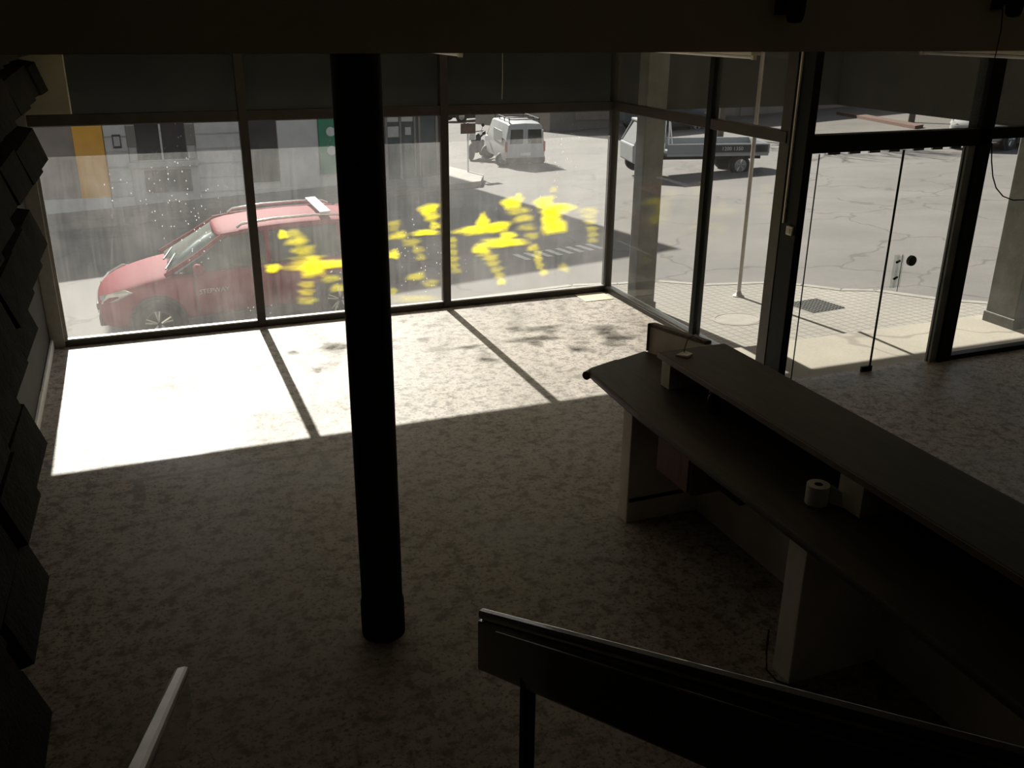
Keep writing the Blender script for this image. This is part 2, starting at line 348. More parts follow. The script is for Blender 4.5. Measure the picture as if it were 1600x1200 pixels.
# jutting stones: every row ends further from the window the lower it is
rows = [(2.92, -0.2, .06), (2.55, -0.25, 0), (2.10, -1.55, 0), (1.68, -2.85, 0), (1.33, -3.75, -.06), (0.99, -4.85, 0), (0.64, -5.70, 0), (0.34, -6.35, 0), (0.08, -6.8, 0)]
for zt, yend, dx in rows:
    y = yend; first = True
    while y > -10.6:
        L = random.uniform(0.55, 0.8); tip = -6.0 + dx + (0 if first else random.uniform(-0.06, 0.015)); y1, y0 = y, y - L + 0.012
        up, dn = 0.30, 0.085
        a = [(-6.40, y0, zt - dn - .02), (-6.40, y1, zt - dn - .02), (-6.40, y1, zt + up), (-6.40, y0, zt + up)]
        t = [(tip - 0.02, y0 + 0.03, zt - 0.012), (tip, y1 - 0.015, zt - 0.012), (tip - 0.075, y1 - 0.03, zt + up - 0.06), (tip - 0.10, y0 + 0.05, zt + up - 0.09)]
        b_ = B(); b_.add(a + t, [(0, 1, 2, 3), (4, 7, 6, 5), (0, 4, 5, 1), (1, 5, 6, 2), (2, 6, 7, 3), (3, 7, 4, 0)]); b_.build('stone', MT['stone'], wl)
        y -= L; first = False

# ================================================================== shop window, front side
F = MT['frame']
def pane_box(name, x0, x1, y0, y1, z0, z1, mat, parent, axis):
    """glass sheet; the room-side face carries the dust"""
    bb = B(); bb.box(x0, x1, y0, y1, z0, z1); bb.cur = 0
    o_ = bb.build(name, [MT['clear'], mat], parent)
    for f_ in o_.data.polygons:
        nn = f_.normal
        if (axis == 'y' and nn.y < -0.9) or (axis == 'x' and nn.x < -0.9): f_.material_index = 1
    return o_
XS = [-6.212, -4.263, -2.12, 0.0]
labels = ['left bay of the street window, in front of the red car', 'middle bay of the street window with yellow paint, behind the black column', 'right bay of the street window with the brightest yellow graffiti']
wins = []
for i in range(3):
    x0, x1 = XS[i], XS[i + 1]
    wd = thing('window_%d' % (i + 1), ((x0 + x1) / 2, 0, 0), labels[i], 'window', kind='structure'); wins.append(wd)
    l = x0 + 0.045 if i else -6.38; r = x1 - 0.045
    bb = B(); bb.box(l, r, -0.045, 0.045, 0.0, 0.055); bb.build('bottom_rail', F, wd, bevel=0.004)
    bb = B(); bb.box(l, r, -0.028, 0.028, 0.055, 0.075); bb.build('glazing_bead', MT['alu'], wd)
    bb = B(); bb.box(l, r, -0.045, 0.045, 2.20, 2.30); bb.build('transom_bar', F, wd, bevel=0.004)
    bb = B(); bb.box(l, r, -0.045, 0.045, 2.99, 3.05); bb.build('head_rail', F, wd)
    pane_box('pane', l, r, -0.006, 0.006, 0.075, 2.20, MT['glassp'], wd, 'y')
    pane_box('upper_pane', l, r, -0.006, 0.006, 2.30, 2.99, MT['glassu'], wd, 'y')
    bb = B(); bb.box(x1 - 0.045, x1 + 0.045, -0.055, 0.045, 0.0, 3.05); bb.build('mullion', F, wd, bevel=0.004)
    if i == 0:
        bb = B(); bb.box(-6.38, -6.245, -0.06, 0.05, 0.0, 3.05); bb.build('side_jamb', MT['alu'], wd, bevel=0.004)
        bb = B(); bb.box(-6.245, -6.215, -0.03, 0.03, 0.055, 2.2); bb.build('glazing_bead', MT['alu'], wd)
# side bays (return towards the entrance)
YS = [0.0, -2.068, -3.34]
for i in range(2):
    y0, y1 = YS[i + 1], YS[i]
    wd = thing('window_%d' % (i + 4), (0, (y0 + y1) / 2, 0), ['side window bay next to the glazed corner post', 'narrow side window bay beside the black entrance post'][i], 'window', kind='structure'); wins.append(wd)
    u = y1 - (0.055 if i == 0 else 0.04); d = y0 + 0.04
    bb = B(); bb.box(-0.045, 0.045, d, u, 0.0, 0.055); bb.build('bottom_rail', F, wd, bevel=0.004)
    bb = B(); bb.box(-0.028, 0.05, d, u, 0.055, 0.075); bb.build('glazing_bead', MT['alu'], wd)
    bb = B(); bb.box(-0.045, 0.045, d, u, 2.20, 2.30); bb.build('transom_bar', F, wd, bevel=0.004)
    bb = B(); bb.box(-0.045, 0.045, d, u, 2.99, 3.05); bb.build('head_rail', F, wd)
    pane_box('pane', -0.006, 0.006, d, u, 0.075, 2.20, MT['glasss'], wd, 'x')
    pane_box('upper_pane', -0.006, 0.006, d, u, 2.30, 2.99, MT['glassu'], wd, 'x')
    if i == 0:
        bb = B(); bb.box(-0.05, 0.045, y0 - 0.04, y0 + 0.04, 0.0, 3.05); bb.build('mullion', MT['black'], wd, bevel=0.004)
    else:
        bb = B(); bb.box(-0.035, 0.045, -3.34, -3.20, 0.0, 3.05); bb.build('side_jamb', F, wd, bevel=0.004)

# ------------------------------------------------------------------ entrance
pt = thing('entrance_post', (0.01, -3.45, 0), 'black steel post between the side window and the glass door', 'post')
bb = B(); bb.box(-0.03, 0.05, -3.56, -3.345, 0.0, 3.05); bb.build('post_shaft', MT['black'], pt, bevel=0.004)
bb = B(); bb.box(-0.048, -0.031, -3.40, -3.385, 1.52, 3.02); tag(bb.build('conduit', MT['cream'], pt), 'thin cream cable conduit')
bb = B(); bb.box(-0.055, -0.03, -3.535, -3.455, 1.43, 1.51); sw = bb.build('switch_box', MT['cream'], pt, bevel=0.006)
bb = B(); bb.box(-0.060, -0.054, -3.515, -3.475, 1.45, 1.49); bb.build('rocker', MT['alu'], sw)
dr = thing('door_1', (1.05, -3.5, 0), 'frameless double glass entrance door under a black header', 'door', kind='structure')
bb = B(); bb.box(0.05, 2.06, -3.56, -3.44, 2.14, 2.29); bb.build('header', MT['black'], dr, bevel=0.004)
bb = B(); bb.box(0.05, 2.06, -3.54, -3.46, 2.99, 3.05); bb.build('head_rail', MT['black'], dr)
bb = B(); bb.box(1.93, 2.09, -3.56, -3.40, 0.0, 3.05); bb.build('door_jamb', MT['black'], dr, bevel=0.004)
bb = B(); bb.box(1.84, 1.925, -3.535, -3.465, 0.0, 2.135); bb.build('jamb_profile', MT['concrete'], dr, bevel=0.004)
pane_box('transom_pane', 0.05, 1.93, -3.506, -3.494, 2.29, 2.99, MT['glassu'], dr, 'y')
pane_box('fixed_pane', 0.055, 0.165, -3.506, -3.494, 0.01, 2.135, MT['glassd'], dr, 'y')
for (x0, x1) in ((0.172, 1.105), (1.113, 1.838)):
    lf = pane_box('leaf', x0, x1, -3.506, -3.494, 0.012, 2.125, MT['glassd'], dr, 'y')
    bb = B()
    for xe in (x0, x1 - 0.004): bb.box(xe, xe + 0.004, -3.5065, -3.4935, 0.012, 2.125)
    bb.build('glass_edge', MT['black'], lf)
    bb = B(); bb.box(x1 - 0.10 if x0 < 1 else x0, x1 if x0 < 1 else x0 + 0.02, -3.515, -3.485, 0.0, 0.055); bb.build('patch_fitting', MT['black'], lf, bevel=0.004)
    bb = B(); xc = (x0 + x1) / 2
    for k in range(4): bb.box(x0 + 0.08 + k * 0.22, x0 + 0.20 + k * 0.22, -3.53, -3.51, 2.118, 2.138)
    bb.build('pivot_strip', MT['steel'], lf)
bb = B(); bb.box(0.06, 0.16, -3.52, -3.48, 0.0, 0.05); bb.build('patch_fitting', MT['black'], dr, bevel=0.004)
bb = B(); bb.box(1.175, 1.235, -3.53, -3.522, 0.84, 1.16); bb.box(1.265, 1.345, -3.478, -3.470, 0.82, 1.13); hp = bb.build('door_handle', MT['perspex'], dr); tag(hp, 'clear pull plates on both faces of the glass')
for z in (1.085, 0.925):
    bb = B(); bb.tube([(1.195, -3.545, z + 0.008), (1.31, -3.46, z - 0.008)], 0.011, 10); bb.build('handle_bar', MT['black'], hp, auto=40)
bb = B(); bb.tube([(1.262, -3.537, 0.80), (1.262, -3.537, 1.16)], 0.003, 6); bb.build('plate_edge', MT['black'], hp)
bb = B(); bb.lathe([(0.0, -0.012), (0.046, -0.012), (0.05, -0.004), (0.05, 0.02), (0.0, 0.02)], 24, (1.40, -3.522, 1.085), ax=1); tag(bb.build('door_lock', MT['iron'], dr, auto=40), 'round dark lock disc')
wd = thing('window_6', (3.3, -3.5, 0), 'window to the right of the glass door', 'window', kind='structure'); wins.append(wd)
bb = B(); bb.box(2.09, 4.6, -3.545, -3.455, 0.0, 0.05); bb.build('bottom_rail', MT['black'], wd)
bb = B(); bb.box(2.09, 4.6, -3.545, -3.455, 2.19, 2.29); bb.build('transom_bar', MT['black'], wd)
bb = B(); bb.box(2.09, 4.6, -3.545, -3.455, 2.99, 3.05); bb.build('head_rail', MT['black'], wd)
pane_box('pane', 2.09, 4.6, -3.506, -3.494, 0.05, 2.19, MT['glassd'], wd, 'y')
pane_box('upper_pane', 2.09, 4.6, -3.506, -3.494, 2.29, 2.99, MT['glassu'], wd, 'y')

# outside: hanging fascia boards under the overhang, pillars
bb = B(); bb.box(-6.395, 3.6, 0.34, 0.40, 2.155, 3.045); tag(bb.build('fascia_board', MT['fascia']), 'dark fascia board hanging outside above the street window', 'fascia')
bb = B(); bb.box(3.54, 3.60, -3.28, 0.33, 2.155, 3.045); tag(bb.build('fascia_board', MT['fascia']), 'dark fascia board hanging outside along the entrance side', 'fascia')
pl = thing('pillar', (0.53, 0.0, zw(.5, 0)), 'square grey pillar just outside the side window', 'pillar')
bb = B(); bb.box(0.38, 0.66, -0.09, 0.13, -0.6, 3.05); bb.build('pillar_shaft', MT['concrete'], pl, bevel=0.012)
bb = B(); bb.box(0.36, 0.68, -0.11, 0.15, -0.6, zw(.5, 0) + 0.10); bb.build('plinth', MT['concrete'], pl, bevel=0.01)
pl = thing('pillar', (3.8, -2.75, 0), 'broad grey concrete pillar on the doorstep right of the glass door', 'pillar')
bb = B(); bb.box(3.63, 4.05, -2.95, -2.55, -0.12, 4.3); bb.build('pillar_shaft', MT['concrete'], pl, bevel=0.012)
bb = B(); bb.box(3.615, 4.065, -2.965, -2.535, -0.12, 0.09); bb.build('plinth', MT['concrete'], pl, bevel=0.01)

# ================================================================== yellow spray paint on the glass
def spray_mat():
    m_, n, out = base_mat('yellow_spray_paint')
    tr = nd(n, 'ShaderNodeBsdfTransparent')
    tl = nd(n, 'ShaderNodeBsdfTranslucent'); tl.inputs[0].default_value = (0.95, 0.80, 0.01, 1)
    df = nd(n, 'ShaderNodeBsdfDiffuse'); df.inputs[0].default_value = (0.90, 0.74, 0.02, 1)
    dm = nd(n, 'ShaderNodeMixShader'); dm.inputs[0].default_value = 0.12; n.links.new(tl.outputs[0], dm.inputs[1]); n.links.new(df.outputs[0], dm.inputs[2])
    at = nd(n, 'ShaderNodeAttribute', attribute_name='cover')
    f = mth(n, 'MULTIPLY', at.outputs['Fac'], ramp(n, noise(n, pos(n, (0.35, 1, 1)), 24.0, 4.0), [(0.3, 0.45), (0.58, 1.0)]))
    ms = nd(n, 'ShaderNodeMixShader'); n.links.new(f, ms.inputs[0]); n.links.new(tr.outputs[0], ms.inputs[1]); n.links.new(dm.outputs[0], ms.inputs[2])
    n.links.new(ms.outputs[0], out.inputs[0]); return m_
SPRAY = spray_mat()
G3 = [(-1.42,1.167,-1.146,1.196,0.135,1),(-1.236,1.253,-1.171,1.265,0.06,0.6),(-1.347,1.08,-1.07,1.085,0.076,0.5),(-1.273,0.977,-1.011,0.99,0.076,0.5),(-1.215,0.881,-0.975,0.872,0.069,0.35),(-1.123,0.782,-0.931,0.761,0.07,0.3),(-1.014,1.15,-0.733,1.194,0.122,0.75),(-0.979,1.087,-0.45,1.07,0.123,1),(-0.895,0.998,-0.676,0.991,0.216,1),(-0.9,0.867,-0.57,0.86,0.187,1),(-0.422,1.029,-0.136,1.011,0.07,0.3),(-0.385,0.965,-0.159,0.95,0.055,0.3),(-0.348,0.892,-0.156,0.879,0.055,0.3),(-0.309,0.803,-0.134,0.79,0.056,0.3),(-0.289,0.73,-0.131,0.719,0.056,0.3),(-0.286,0.658,-0.127,0.646,0.056,0.25),(-1.738,0.963,-1.564,0.989,0.12,0.9),(-1.683,1.041,-1.611,1.052,0.075,0.6),(-2.037,0.879,-1.346,0.906,0.106,1),(-1.612,0.894,-1.289,0.917,0.122,0.9),(-1.45,0.799,-1.214,0.789,0.092,0.8),(-1.772,0.723,-1.047,0.699,0.108,1),(-1.788,0.671,-1.563,0.638,0.107,0.9),(-1.724,0.597,-1.523,0.596,0.062,0.4),(-1.652,0.537,-1.449,0.544,0.062,0.4),(-1.612,0.472,-1.433,0.472,0.062,0.35),(-1.555,0.389,-1.391,0.398,0.063,0.35),(-1.506,0.314,-1.374,0.318,0.063,0.35),(-1.464,0.239,-1.357,0.229,0.072,0.6),(-1.079,0.616,-0.928,0.62,0.071,0.5),(-1.002,0.539,-0.892,0.53,0.071,0.45),(-0.984,0.466,-0.882,0.458,0.072,0.4),(-0.957,0.393,-0.863,0.385,0.072,0.4),(-0.913,0.317,-0.801,0.291,0.072,0.5),(-0.657,0.367,-0.516,0.299,0.081,0.3),(-2.078,0.792,-1.968,0.784,0.06,0.35),(-2.079,0.724,-1.969,0.716,0.06,0.3),(-2.072,0.648,-1.962,0.639,0.061,0.35),(-2.073,0.572,-1.948,0.562,0.061,0.35),(-2.067,0.495,-1.949,0.485,0.061,0.3),(-2.052,0.424,-1.918,0.413,0.062,0.25),(-0.802,1.304,-0.703,1.306,0.068,0.3)]
G2 = [(-2.429,1.155,-2.186,1.184,0.116,1),(-2.363,1.071,-2.181,1.081,0.08,0.65),(-2.297,0.979,-2.175,0.97,0.074,0.7),(-2.542,0.907,-2.161,0.895,0.066,0.95),(-2.789,0.881,-2.557,0.901,0.073,0.6),(-2.798,1.027,-2.635,1.038,0.058,0.35),(-2.8,0.977,-2.659,0.974,0.058,0.3),(-2.628,0.803,-2.424,0.803,0.074,0.35),(-2.51,0.713,-2.373,0.709,0.067,0.35),(-2.475,0.627,-2.36,0.618,0.068,0.3),(-2.797,0.683,-2.663,0.673,0.104,0.8),(-2.589,0.388,-2.365,0.406,0.076,0.4),(-2.399,0.309,-2.212,0.292,0.077,0.3),(-2.792,0.247,-2.716,0.239,0.076,0.3),(-2.818,0.157,-2.192,0.111,0.07,0.25),(-4.002,0.998,-3.901,0.991,0.09,0.95),(-3.935,0.993,-3.75,0.987,0.077,0.6),(-3.928,0.902,-3.685,0.919,0.077,0.6),(-3.867,0.805,-3.623,0.807,0.085,0.65),(-3.908,0.716,-3.502,0.711,0.057,0.35),(-4.176,0.631,-3.997,0.637,0.092,1),(-4.066,0.636,-2.852,0.614,0.094,1),(-3.776,0.618,-3.53,0.597,0.202,0.8),(-3.784,0.517,-3.621,0.518,0.065,0.4),(-3.825,0.426,-3.65,0.41,0.066,0.4),(-3.832,0.339,-3.656,0.322,0.066,0.4),(-3.853,0.245,-3.641,0.224,0.074,0.45),(-3.575,0.462,-3.359,0.457,0.073,0.4),(-3.475,0.342,-3.308,0.341,0.074,0.4),(-3.285,0.744,-2.994,0.758,0.087,0.6),(-3.267,0.412,-2.935,0.412,0.074,0.4)]

def graffiti(strokes, wd, label):
    v, f, cov = [], [], []
    ox = wd.location
    for k, (x0, z0, x1, z1, t, s) in enumerate(strokes):
        c = Vector(((x0 + x1) / 2, (z0 + z1) / 2)); d = Vector((x1 - x0, z1 - z0)); L = (d.length / 2 + t * 0.22) * (1.0 if s > 0.7 else 1.15); d.normalize(); e = Vector((-d.y, d.x)); R = t * (0.66 if s > 0.7 else 0.80)
        rings = [(0.0, 1), (0.30, 1), (0.50, .8), (0.70, .42), (0.87, .14), (1.0, 0)]; N = 20; base = len(v); yy = 0.012 + 0.0003 * k
        for rr_, a_ in rings:
            for j in range(N):
                th = 2 * PI * j / N; wob = 1 + 0.10 * math.sin(3 * th + k) + 0.07 * math.sin(5 * th + 2 * k)
                ct, st = math.cos(th), math.sin(th)
                q = c + d * (math.copysign(abs(ct) ** 0.7, ct) * L * rr_ * wob) + e * (st * R * rr_ * wob)
                v.append((q.x - ox.x, yy, q.y)); cov.append(a_ * s * (0.85 if s > 0.7 else 0.62))
        for i in range(len(rings) - 1):
            for j in range(N): f.append((base + i * N + j, base + i * N + (j + 1) % N, base + (i + 1) * N + (j + 1) % N, base + (i + 1) * N + j))
    me = bpy.data.meshes.new('graffiti'); me.from_pydata(v, [], f); me.update(); me.materials.append(SPRAY)
    at = me.attributes.new('cover', 'FLOAT', 'POINT'); at.data.foreach_set('value', cov)
    o_ = bpy.data.objects.new('graffiti', me); COL.objects.link(o_); o_.parent = wd; o_['label'] = label; return o_
graffiti(G2, wins[1], 'yellow sprayed strokes on the middle pane')
graffiti(G3, wins[2], 'bright yellow sprayed letters on the right pane')

# ================================================================== column
cl = thing('column', (-4.39, -5.87, 0), 'round black column standing in the middle of the shop floor', 'column')
bb = B(); bb.lathe([(0.112, 0.12), (0.112, 3.05)], 32, (-4.39, -5.87, 0)); bb.build('shaft', MT['black_matt'], cl, auto=40)
bb = B(); bb.lathe([(0.120, 0.0), (0.120, 0.20), (0.112, 0.22)], 32, (-4.39, -5.87, 0)); bb.build('base_collar', MT['black_matt'], cl, auto=40)

# ================================================================== counter
ct = thing('counter', (-2.2, -6.4, 0), 'dark bar counter with a raised ledge on white masonry supports', 'counter')
bb = B(); bb.prism([(-2.575, -4.66), (-2.50, -4.625), (-1.99, -4.44), (-1.82, -4.95), (-1.81, -8.6), (-2.64, -8.6), (-2.63, -5.5), (-2.59, -4.78)], 0.85, 0.90); bb.build('worktop', MT['worktop'], ct, bevel=0.018)
bb = B(); bb.tube([(-2.60, -4.70, 0.868), (-2.52, -4.645, 0.868), (-2.28, -4.555, 0.868)], 0.032, 10); bb.build('edge_roll', MT['worktop'], ct, auto=40)
fp = [(-1.97, -4.45), (-1.92, -4.62), (-1.86, -4.80), (-1.81, -4.96), (-1.80, -5.3), (-1.80, -8.6)]
bb = B(); n_ = len(fp)
bb.prism(fp + [(x + 0.045, y + 0.0) for x, y in fp[::-1]], 0.0, 1.085); bb.build('front_panel', MT['white'], ct)
bb = B(); bb.prism([(x - 0.006, y + 0.004) for x, y in fp[:4]] + [(x + 0.052, y + 0.004) for x, y in fp[:4][::-1]], 1.085, 1.112); bb.build('panel_capping', MT['edge'], ct, bevel=0.006)
bb = B(); bb.prism([(-1.99, -4.46), (-1.975, -4.445), (-1.935, -4.445), (-1.935, -4.46)], 0.90, 1.11); bb.build('end_capping', MT['edge'], ct)
bb = B(); bb.box(-2.27, -1.745, -8.6, -5.09, 1.10, 1.135); bb.build('ledge', MT['worktop'], ct, bevel=0.008)
bb = B(); bb.box(-2.276, -2.268, -8.6, -5.09, 1.098, 1.133); bb.build('ledge_edging', MT['edge'], ct)
for (a, b_) in ((-5.20, -5.095), (-7.04, -6.87), (-8.5, -8.34)):
    bb = B(); bb.box(-2.235, -1.82, a, b_, 0.90, 1.10); bb.build('ledge_block', MT['white'], ct)
for (a, b_) in ((-5.30, -5.18), (-7.07, -6.93), (-8.56, -8.44)):
    bb = B(); bb.box(-2.555, -2.0, a, b_, 0.0, 0.85); bb.build('masonry_support', MT['white'], ct, bevel=0.006)
bb = B(); bb.box(-2.0, -1.80, -8.56, -5.18, 0.0, 0.85); bb.build('inner_wall', MT['white'], ct)
bb = B(); bb.box(-2.50, -2.02, -5.95, -5.55, 0.52, 0.85); dw = bb.build('drawer_box', MT['wood_red'], ct, bevel=0.005)
bb = B(); bb.box(-2.515, -2.5, -5.93, -5.57, 0.54, 0.82); d2 = bb.build('drawer_front', MT['wood_red'], dw, bevel=0.004)
bb = B(); bb.box(-2.40, -2.02, -6.30, -5.96, 0.62, 0.85); bb.build('shade_block', MT['black_matt'], ct)  # black block standing in for the shaded hollow under the worktop
bb = B(); bb.box(-2.54, -2.005, -5.308, -5.301, 0.16, 0.185); bb.build('shelf_batten', MT['black_matt'], ct)

# things on the counter
pr = thing('paper_roll', (-2.33, -6.83, 0.90), 'white paper roll on the worktop beside a ledge block', 'paper roll')
bb = B(); bb.lathe([(0.022, 0.0), (0.058, 0.0), (0.058, 0.105), (0.022, 0.105), (0.022, 0.0)], 28, (-2.33, -6.83, 0.90)); bb.build('roll', MT['skirting'], pr, auto=40)
bb = B(); bb.lathe([(0.021, 0.001), (0.0225, 0.001), (0.0225, 0.104), (0.021, 0.104), (0.021, 0.001)], 20, (-2.33, -6.83, 0.90)); bb.build('cardboard_core', MT['edge'], pr)
bb = B(); bb.hexa([(-2.275, -6.86, 0.901), (-2.272, -6.86, 0.901), (-2.24, -6.93, 0.901), (-2.243, -6.93, 0.901), (-2.275, -6.86, 1.004), (-2.272, -6.86, 1.004), (-2.25, -6.92, 0.985), (-2.253, -6.92, 0.985)]); bb.build('loose_sheet', MT['skirting'], pr)
jr = thing('glass_jar', (-2.16, -5.62, 0.90), 'small dark glass jar under the ledge on the worktop', 'jar')
gj = P('dark_bottle_glass', (0.02, 0.025, 0.025), 0.06, var=0.1, scale=9)
bb = B(); bb.lathe([(0.0, 0.0), (0.042, 0.0), (0.046, 0.01), (0.046, 0.095), (0.034, 0.115), (0.034, 0.125), (0.0, 0.125)], 24, (-2.16, -5.62, 0.90)); bb.build('jar_body', gj, jr, auto=50)
bb = B(); bb.lathe([(0.0, 0.125), (0.038, 0.125), (0.038, 0.148), (0.0, 0.15)], 24, (-2.16, -5.62, 0.90)); bb.build('lid', MT['iron'], jr, auto=40)
bb = B(); bb.add([(-2.20, -5.20, 1.1365), (-2.11, -5.17, 1.1365), (-2.08, -5.22, 1.1365), (-2.15, -5.27, 1.1365), (-2.20, -5.20, 1.144), (-2.11, -5.17, 1.150), (-2.08, -5.22, 1.143), (-2.15, -5.27, 1.152)], [(3, 2, 1, 0), (4, 5, 6, 7), (0, 1, 5, 4), (1, 2, 6, 5), (2, 3, 7, 6), (3, 0, 4, 7)])
tag(bb.build('paper_scrap', MT['skirting']), 'crumpled scrap of white paper at the end of the ledge', 'paper')
bb = B(); bb.tube([(-2.13, -5.19, 1.147), (-2.10, -5.15, 1.17), (-2.06, -5.11, 1.20), (-1.99, -5.06, 1.205), (-1.93, -5.02, 1.17), (-1.86, -4.98, 1.125)], 0.003, 6); tag(bb.build('counter_wire', MT['black_matt']), 'thin dark wire bent over the end of the counter ledge', 'wire')
bb = B(); bb.box(-0.47, -0.09, -0.39, -0.06, 0.0, 0.006); tag(bb.build('floor_hatch', MT['hatch'], None, bevel=0.002), 'sand coloured floor hatch in the corner of the window', 'hatch')
bb = B(); bb.tube([(-2.60, -6.92, 0.25), (-2.605, -6.93, 0.12), (-2.615, -6.96, 0.03), (-2.60, -7.03, 0.008), (-2.55, -7.10, 0.008), (-2.47, -7.12, 0.008)], 0.005, 6); tag(bb.build('floor_cable', MT['black_matt']), 'loose dark cable at the foot of the white counter support', 'cable')

# ================================================================== stair rails in the foreground
def rail(name, A, Bp, h, th, label, post_t, groove=True, light=False, flip=1):
    A, Bp = Vector(A), Vector(Bp); d = (Bp - A); dh = Vector((d.x, d.y, 0)).normalized(); s = Vector((-dh.y, dh.x, 0)) * (th / 2) * flip
    t_ = thing(name, (A.x, A.y, A.z), label, 'handrail')
    up = Vector((0, 0, 1))
    def bar(n_, z0, z1, ws, mat, bev=0.004, inset=0.0):
        a, b_ = A + d * inset, Bp; bb = B(); bb.hexa([a - s * ws + up * z0, b_ - s * ws + up * z0, b_ + s * ws + up * z0, a + s * ws + up * z0, a - s * ws + up * z1, b_ - s * ws + up * z1, b_ + s * ws + up * z1, a + s * ws + up * z1]); return bb.build(n_, mat, t_, bevel=bev)
    bar('board', -h, -0.028, 0.8, MT['rail'], 0.006)
    bar('top_rail', -0.028, 0.0, 1.15 if light else 0.82, MT['rail_lit_top'] if light else MT['rail'], 0.010)
    if groove: bar('moulding', -0.047, -0.042, 0.95, MT['rail'], 0.003, 0.05)
    for tt in post_t:
        q = A + d * tt; bb = B(); bb.box(q.x - 0.012, q.x + 0.012, q.y - 0.012, q.y + 0.012, 1.05, q.z - h + 0.02); bb.build('post', MT['black'], t_)
    return t_
rail('stair_handrail', (-4.779, -8.558, 1.995), (-4.66, -10.6, 3.05), 0.162, 0.026, 'dark varnished wooden stair handrail on a thin black post at the front', (0.115, 0.55, 0.93))
rail('stair_handrail', (-5.415, -7.86, 1.505), (-5.545, -9.6, 2.46), 0.15, 0.034, 'stair handrail at the lower left, its top painted pale as if lit', (0.45, 0.95), groove=False, light=True)
bb = B(); bb.box(-6.38, -4.55, -12.2, -8.55, 0.0, 1.05); tag(bb.build('stair_landing', MT['floor']), 'solid landing that the stair rails stand on', 'landing', kind='structure')

# ================================================================== ceiling fittings
def batten(x, y0, y1, z, label):
    t_ = thing('ceiling_lamp', (x, (y0 + y1) / 2, z), label, 'lamp', 'cream tube lamps under the ceiling')
    bb = B(); bb.box(x - 0.05, x + 0.05, y0, y1, z + 0.03, 3.05); bb.build('lamp_body', MT['cream'], t_, bevel=0.006)
    bb = B(); bb.tube([(x, y0 + 0.05, z + 0.012), (x, y1 - 0.05, z + 0.012)], 0.014, 10); bb.build('tube', MT['skirting'], t_, auto=40)
    for yy in (y0 + 0.03, y1 - 0.03):
        bb = B(); bb.box(x - 0.018, x + 0.018, yy - 0.02, yy + 0.02, z - 0.006, z + 0.04); bb.build('tube_socket', MT['cream'], t_)
    return t_
batten(-0.22, -2.99, -0.7, 2.885, 'cream tube lamp under the ceiling by the side window')
batten(-2.70, -2.35, -0.5, 2.895, 'cream tube lamp under the ceiling near the middle of the street window')
batten(1.0, -4.75, -3.62, 2.945, 'cream tube lamp under the ceiling inside the glass door')
def spot(x, z, label):
    t_ = thing('spotlight', (x, -6.0, z), label, 'lamp', 'black spotlights on the beam')
    bb = B(); bb.box(x - 0.03, x + 0.03, -6.03, -6.0, z + 0.04, z + 0.12); bb.build('wall_plate', MT['black_matt'], t_)
    bb = B(); bb.tube([(x, -6.03, z + 0.08), (x, -6.10, z + 0.075)], 0.012, 8); bb.build('arm', MT['black_matt'], t_)
    bb = B(); bb.lathe([(0.0, 0.0), (0.030, 0.004), (0.040, 0.02), (0.046, 0.06), (0.046, 0.15), (0.0, 0.15)], 20, (x, -6.13, z)); bb.build('can', MT['black_matt'], t_, auto=40)
spot(-2.26, 3.185, 'black can spotlight on the beam above the counter')
spot(-0.83, 3.225, 'black can spotlight with a wire on the beam at the right')
bb = B(); bb.tube([(-0.79, -6.02, 3.27), (-0.785, -6.03, 3.16), (-0.79, -6.03, 3.05), (-0.795, -6.03, 2.98)], 0.003, 6); tag(bb.build('hanging_wire', MT['black_matt']), 'thin wire hanging down over the edge of the beam', 'wire')
bb = B(); bb.tube([(-1.47, -0.12, 2.36), (-1.465, -0.12, 2.6), (-1.47, -0.12, 3.05)], 0.004, 6); tag(bb.build('pull_cord', MT['pole'], wins[2]), 'thin pale cord')
bb = B(); bb.tube([(2.075, -3.575, 2.16), (2.10, -3.585, 2.0), (2.15, -3.59, 1.85), (2.22, -3.59, 1.74), (2.33, -3.59, 1.655), (2.47, -3.59, 1.61), (2.65, -3.58, 1.60), (2.9, -3.575, 1.66)], 0.006, 6); tag(bb.build('hanging_cable', MT['black_matt']), 'slack dark cable hanging in front of the window right of the door', 'cable')

# ================================================================== vehicles
VM = dict(
    tyre=P('tyre_rubber', (0.018, 0.018, 0.018), 0.8, var=0.2, scale=12, obj=True),
    rim=P('alloy_rim', (0.55, 0.55, 0.54), 0.3, 0.9, var=0.05, scale=9, obj=True),
    clad=P('black_cladding', (0.030, 0.028, 0.028), 0.6, var=0.2, scale=8, obj=True),
    carglass=P('car_glass', (0.030, 0.038, 0.036), 0.04, var=0.1, scale=4, spec=0.9, obj=True),
    screen=P('windscreen_glass', (0.20, 0.245, 0.225), 0.06, var=0.15, scale=3, spec=1.0, obj=True),
    lamp=P('headlamp', (0.55, 0.56, 0.53), 0.12, 0.3, var=0.15, scale=14, obj=True),
    tail=P('tail_lamp', (0.30, 0.01, 0.01), 0.2, var=0.15, scale=10, obj=True),
    chrome=P('chrome', (0.75, 0.75, 0.74), 0.15, 1.0, var=0.04, scale=8, obj=True),
    rack=P('white_roof_bar', (0.82, 0.82, 0.80), 0.35, var=0.05, scale=6, obj=True),
)
def paint(name, col): return P(name, col, 0.65, 0.0, var=0.06, scale=2, spec=0.05, obj=True)
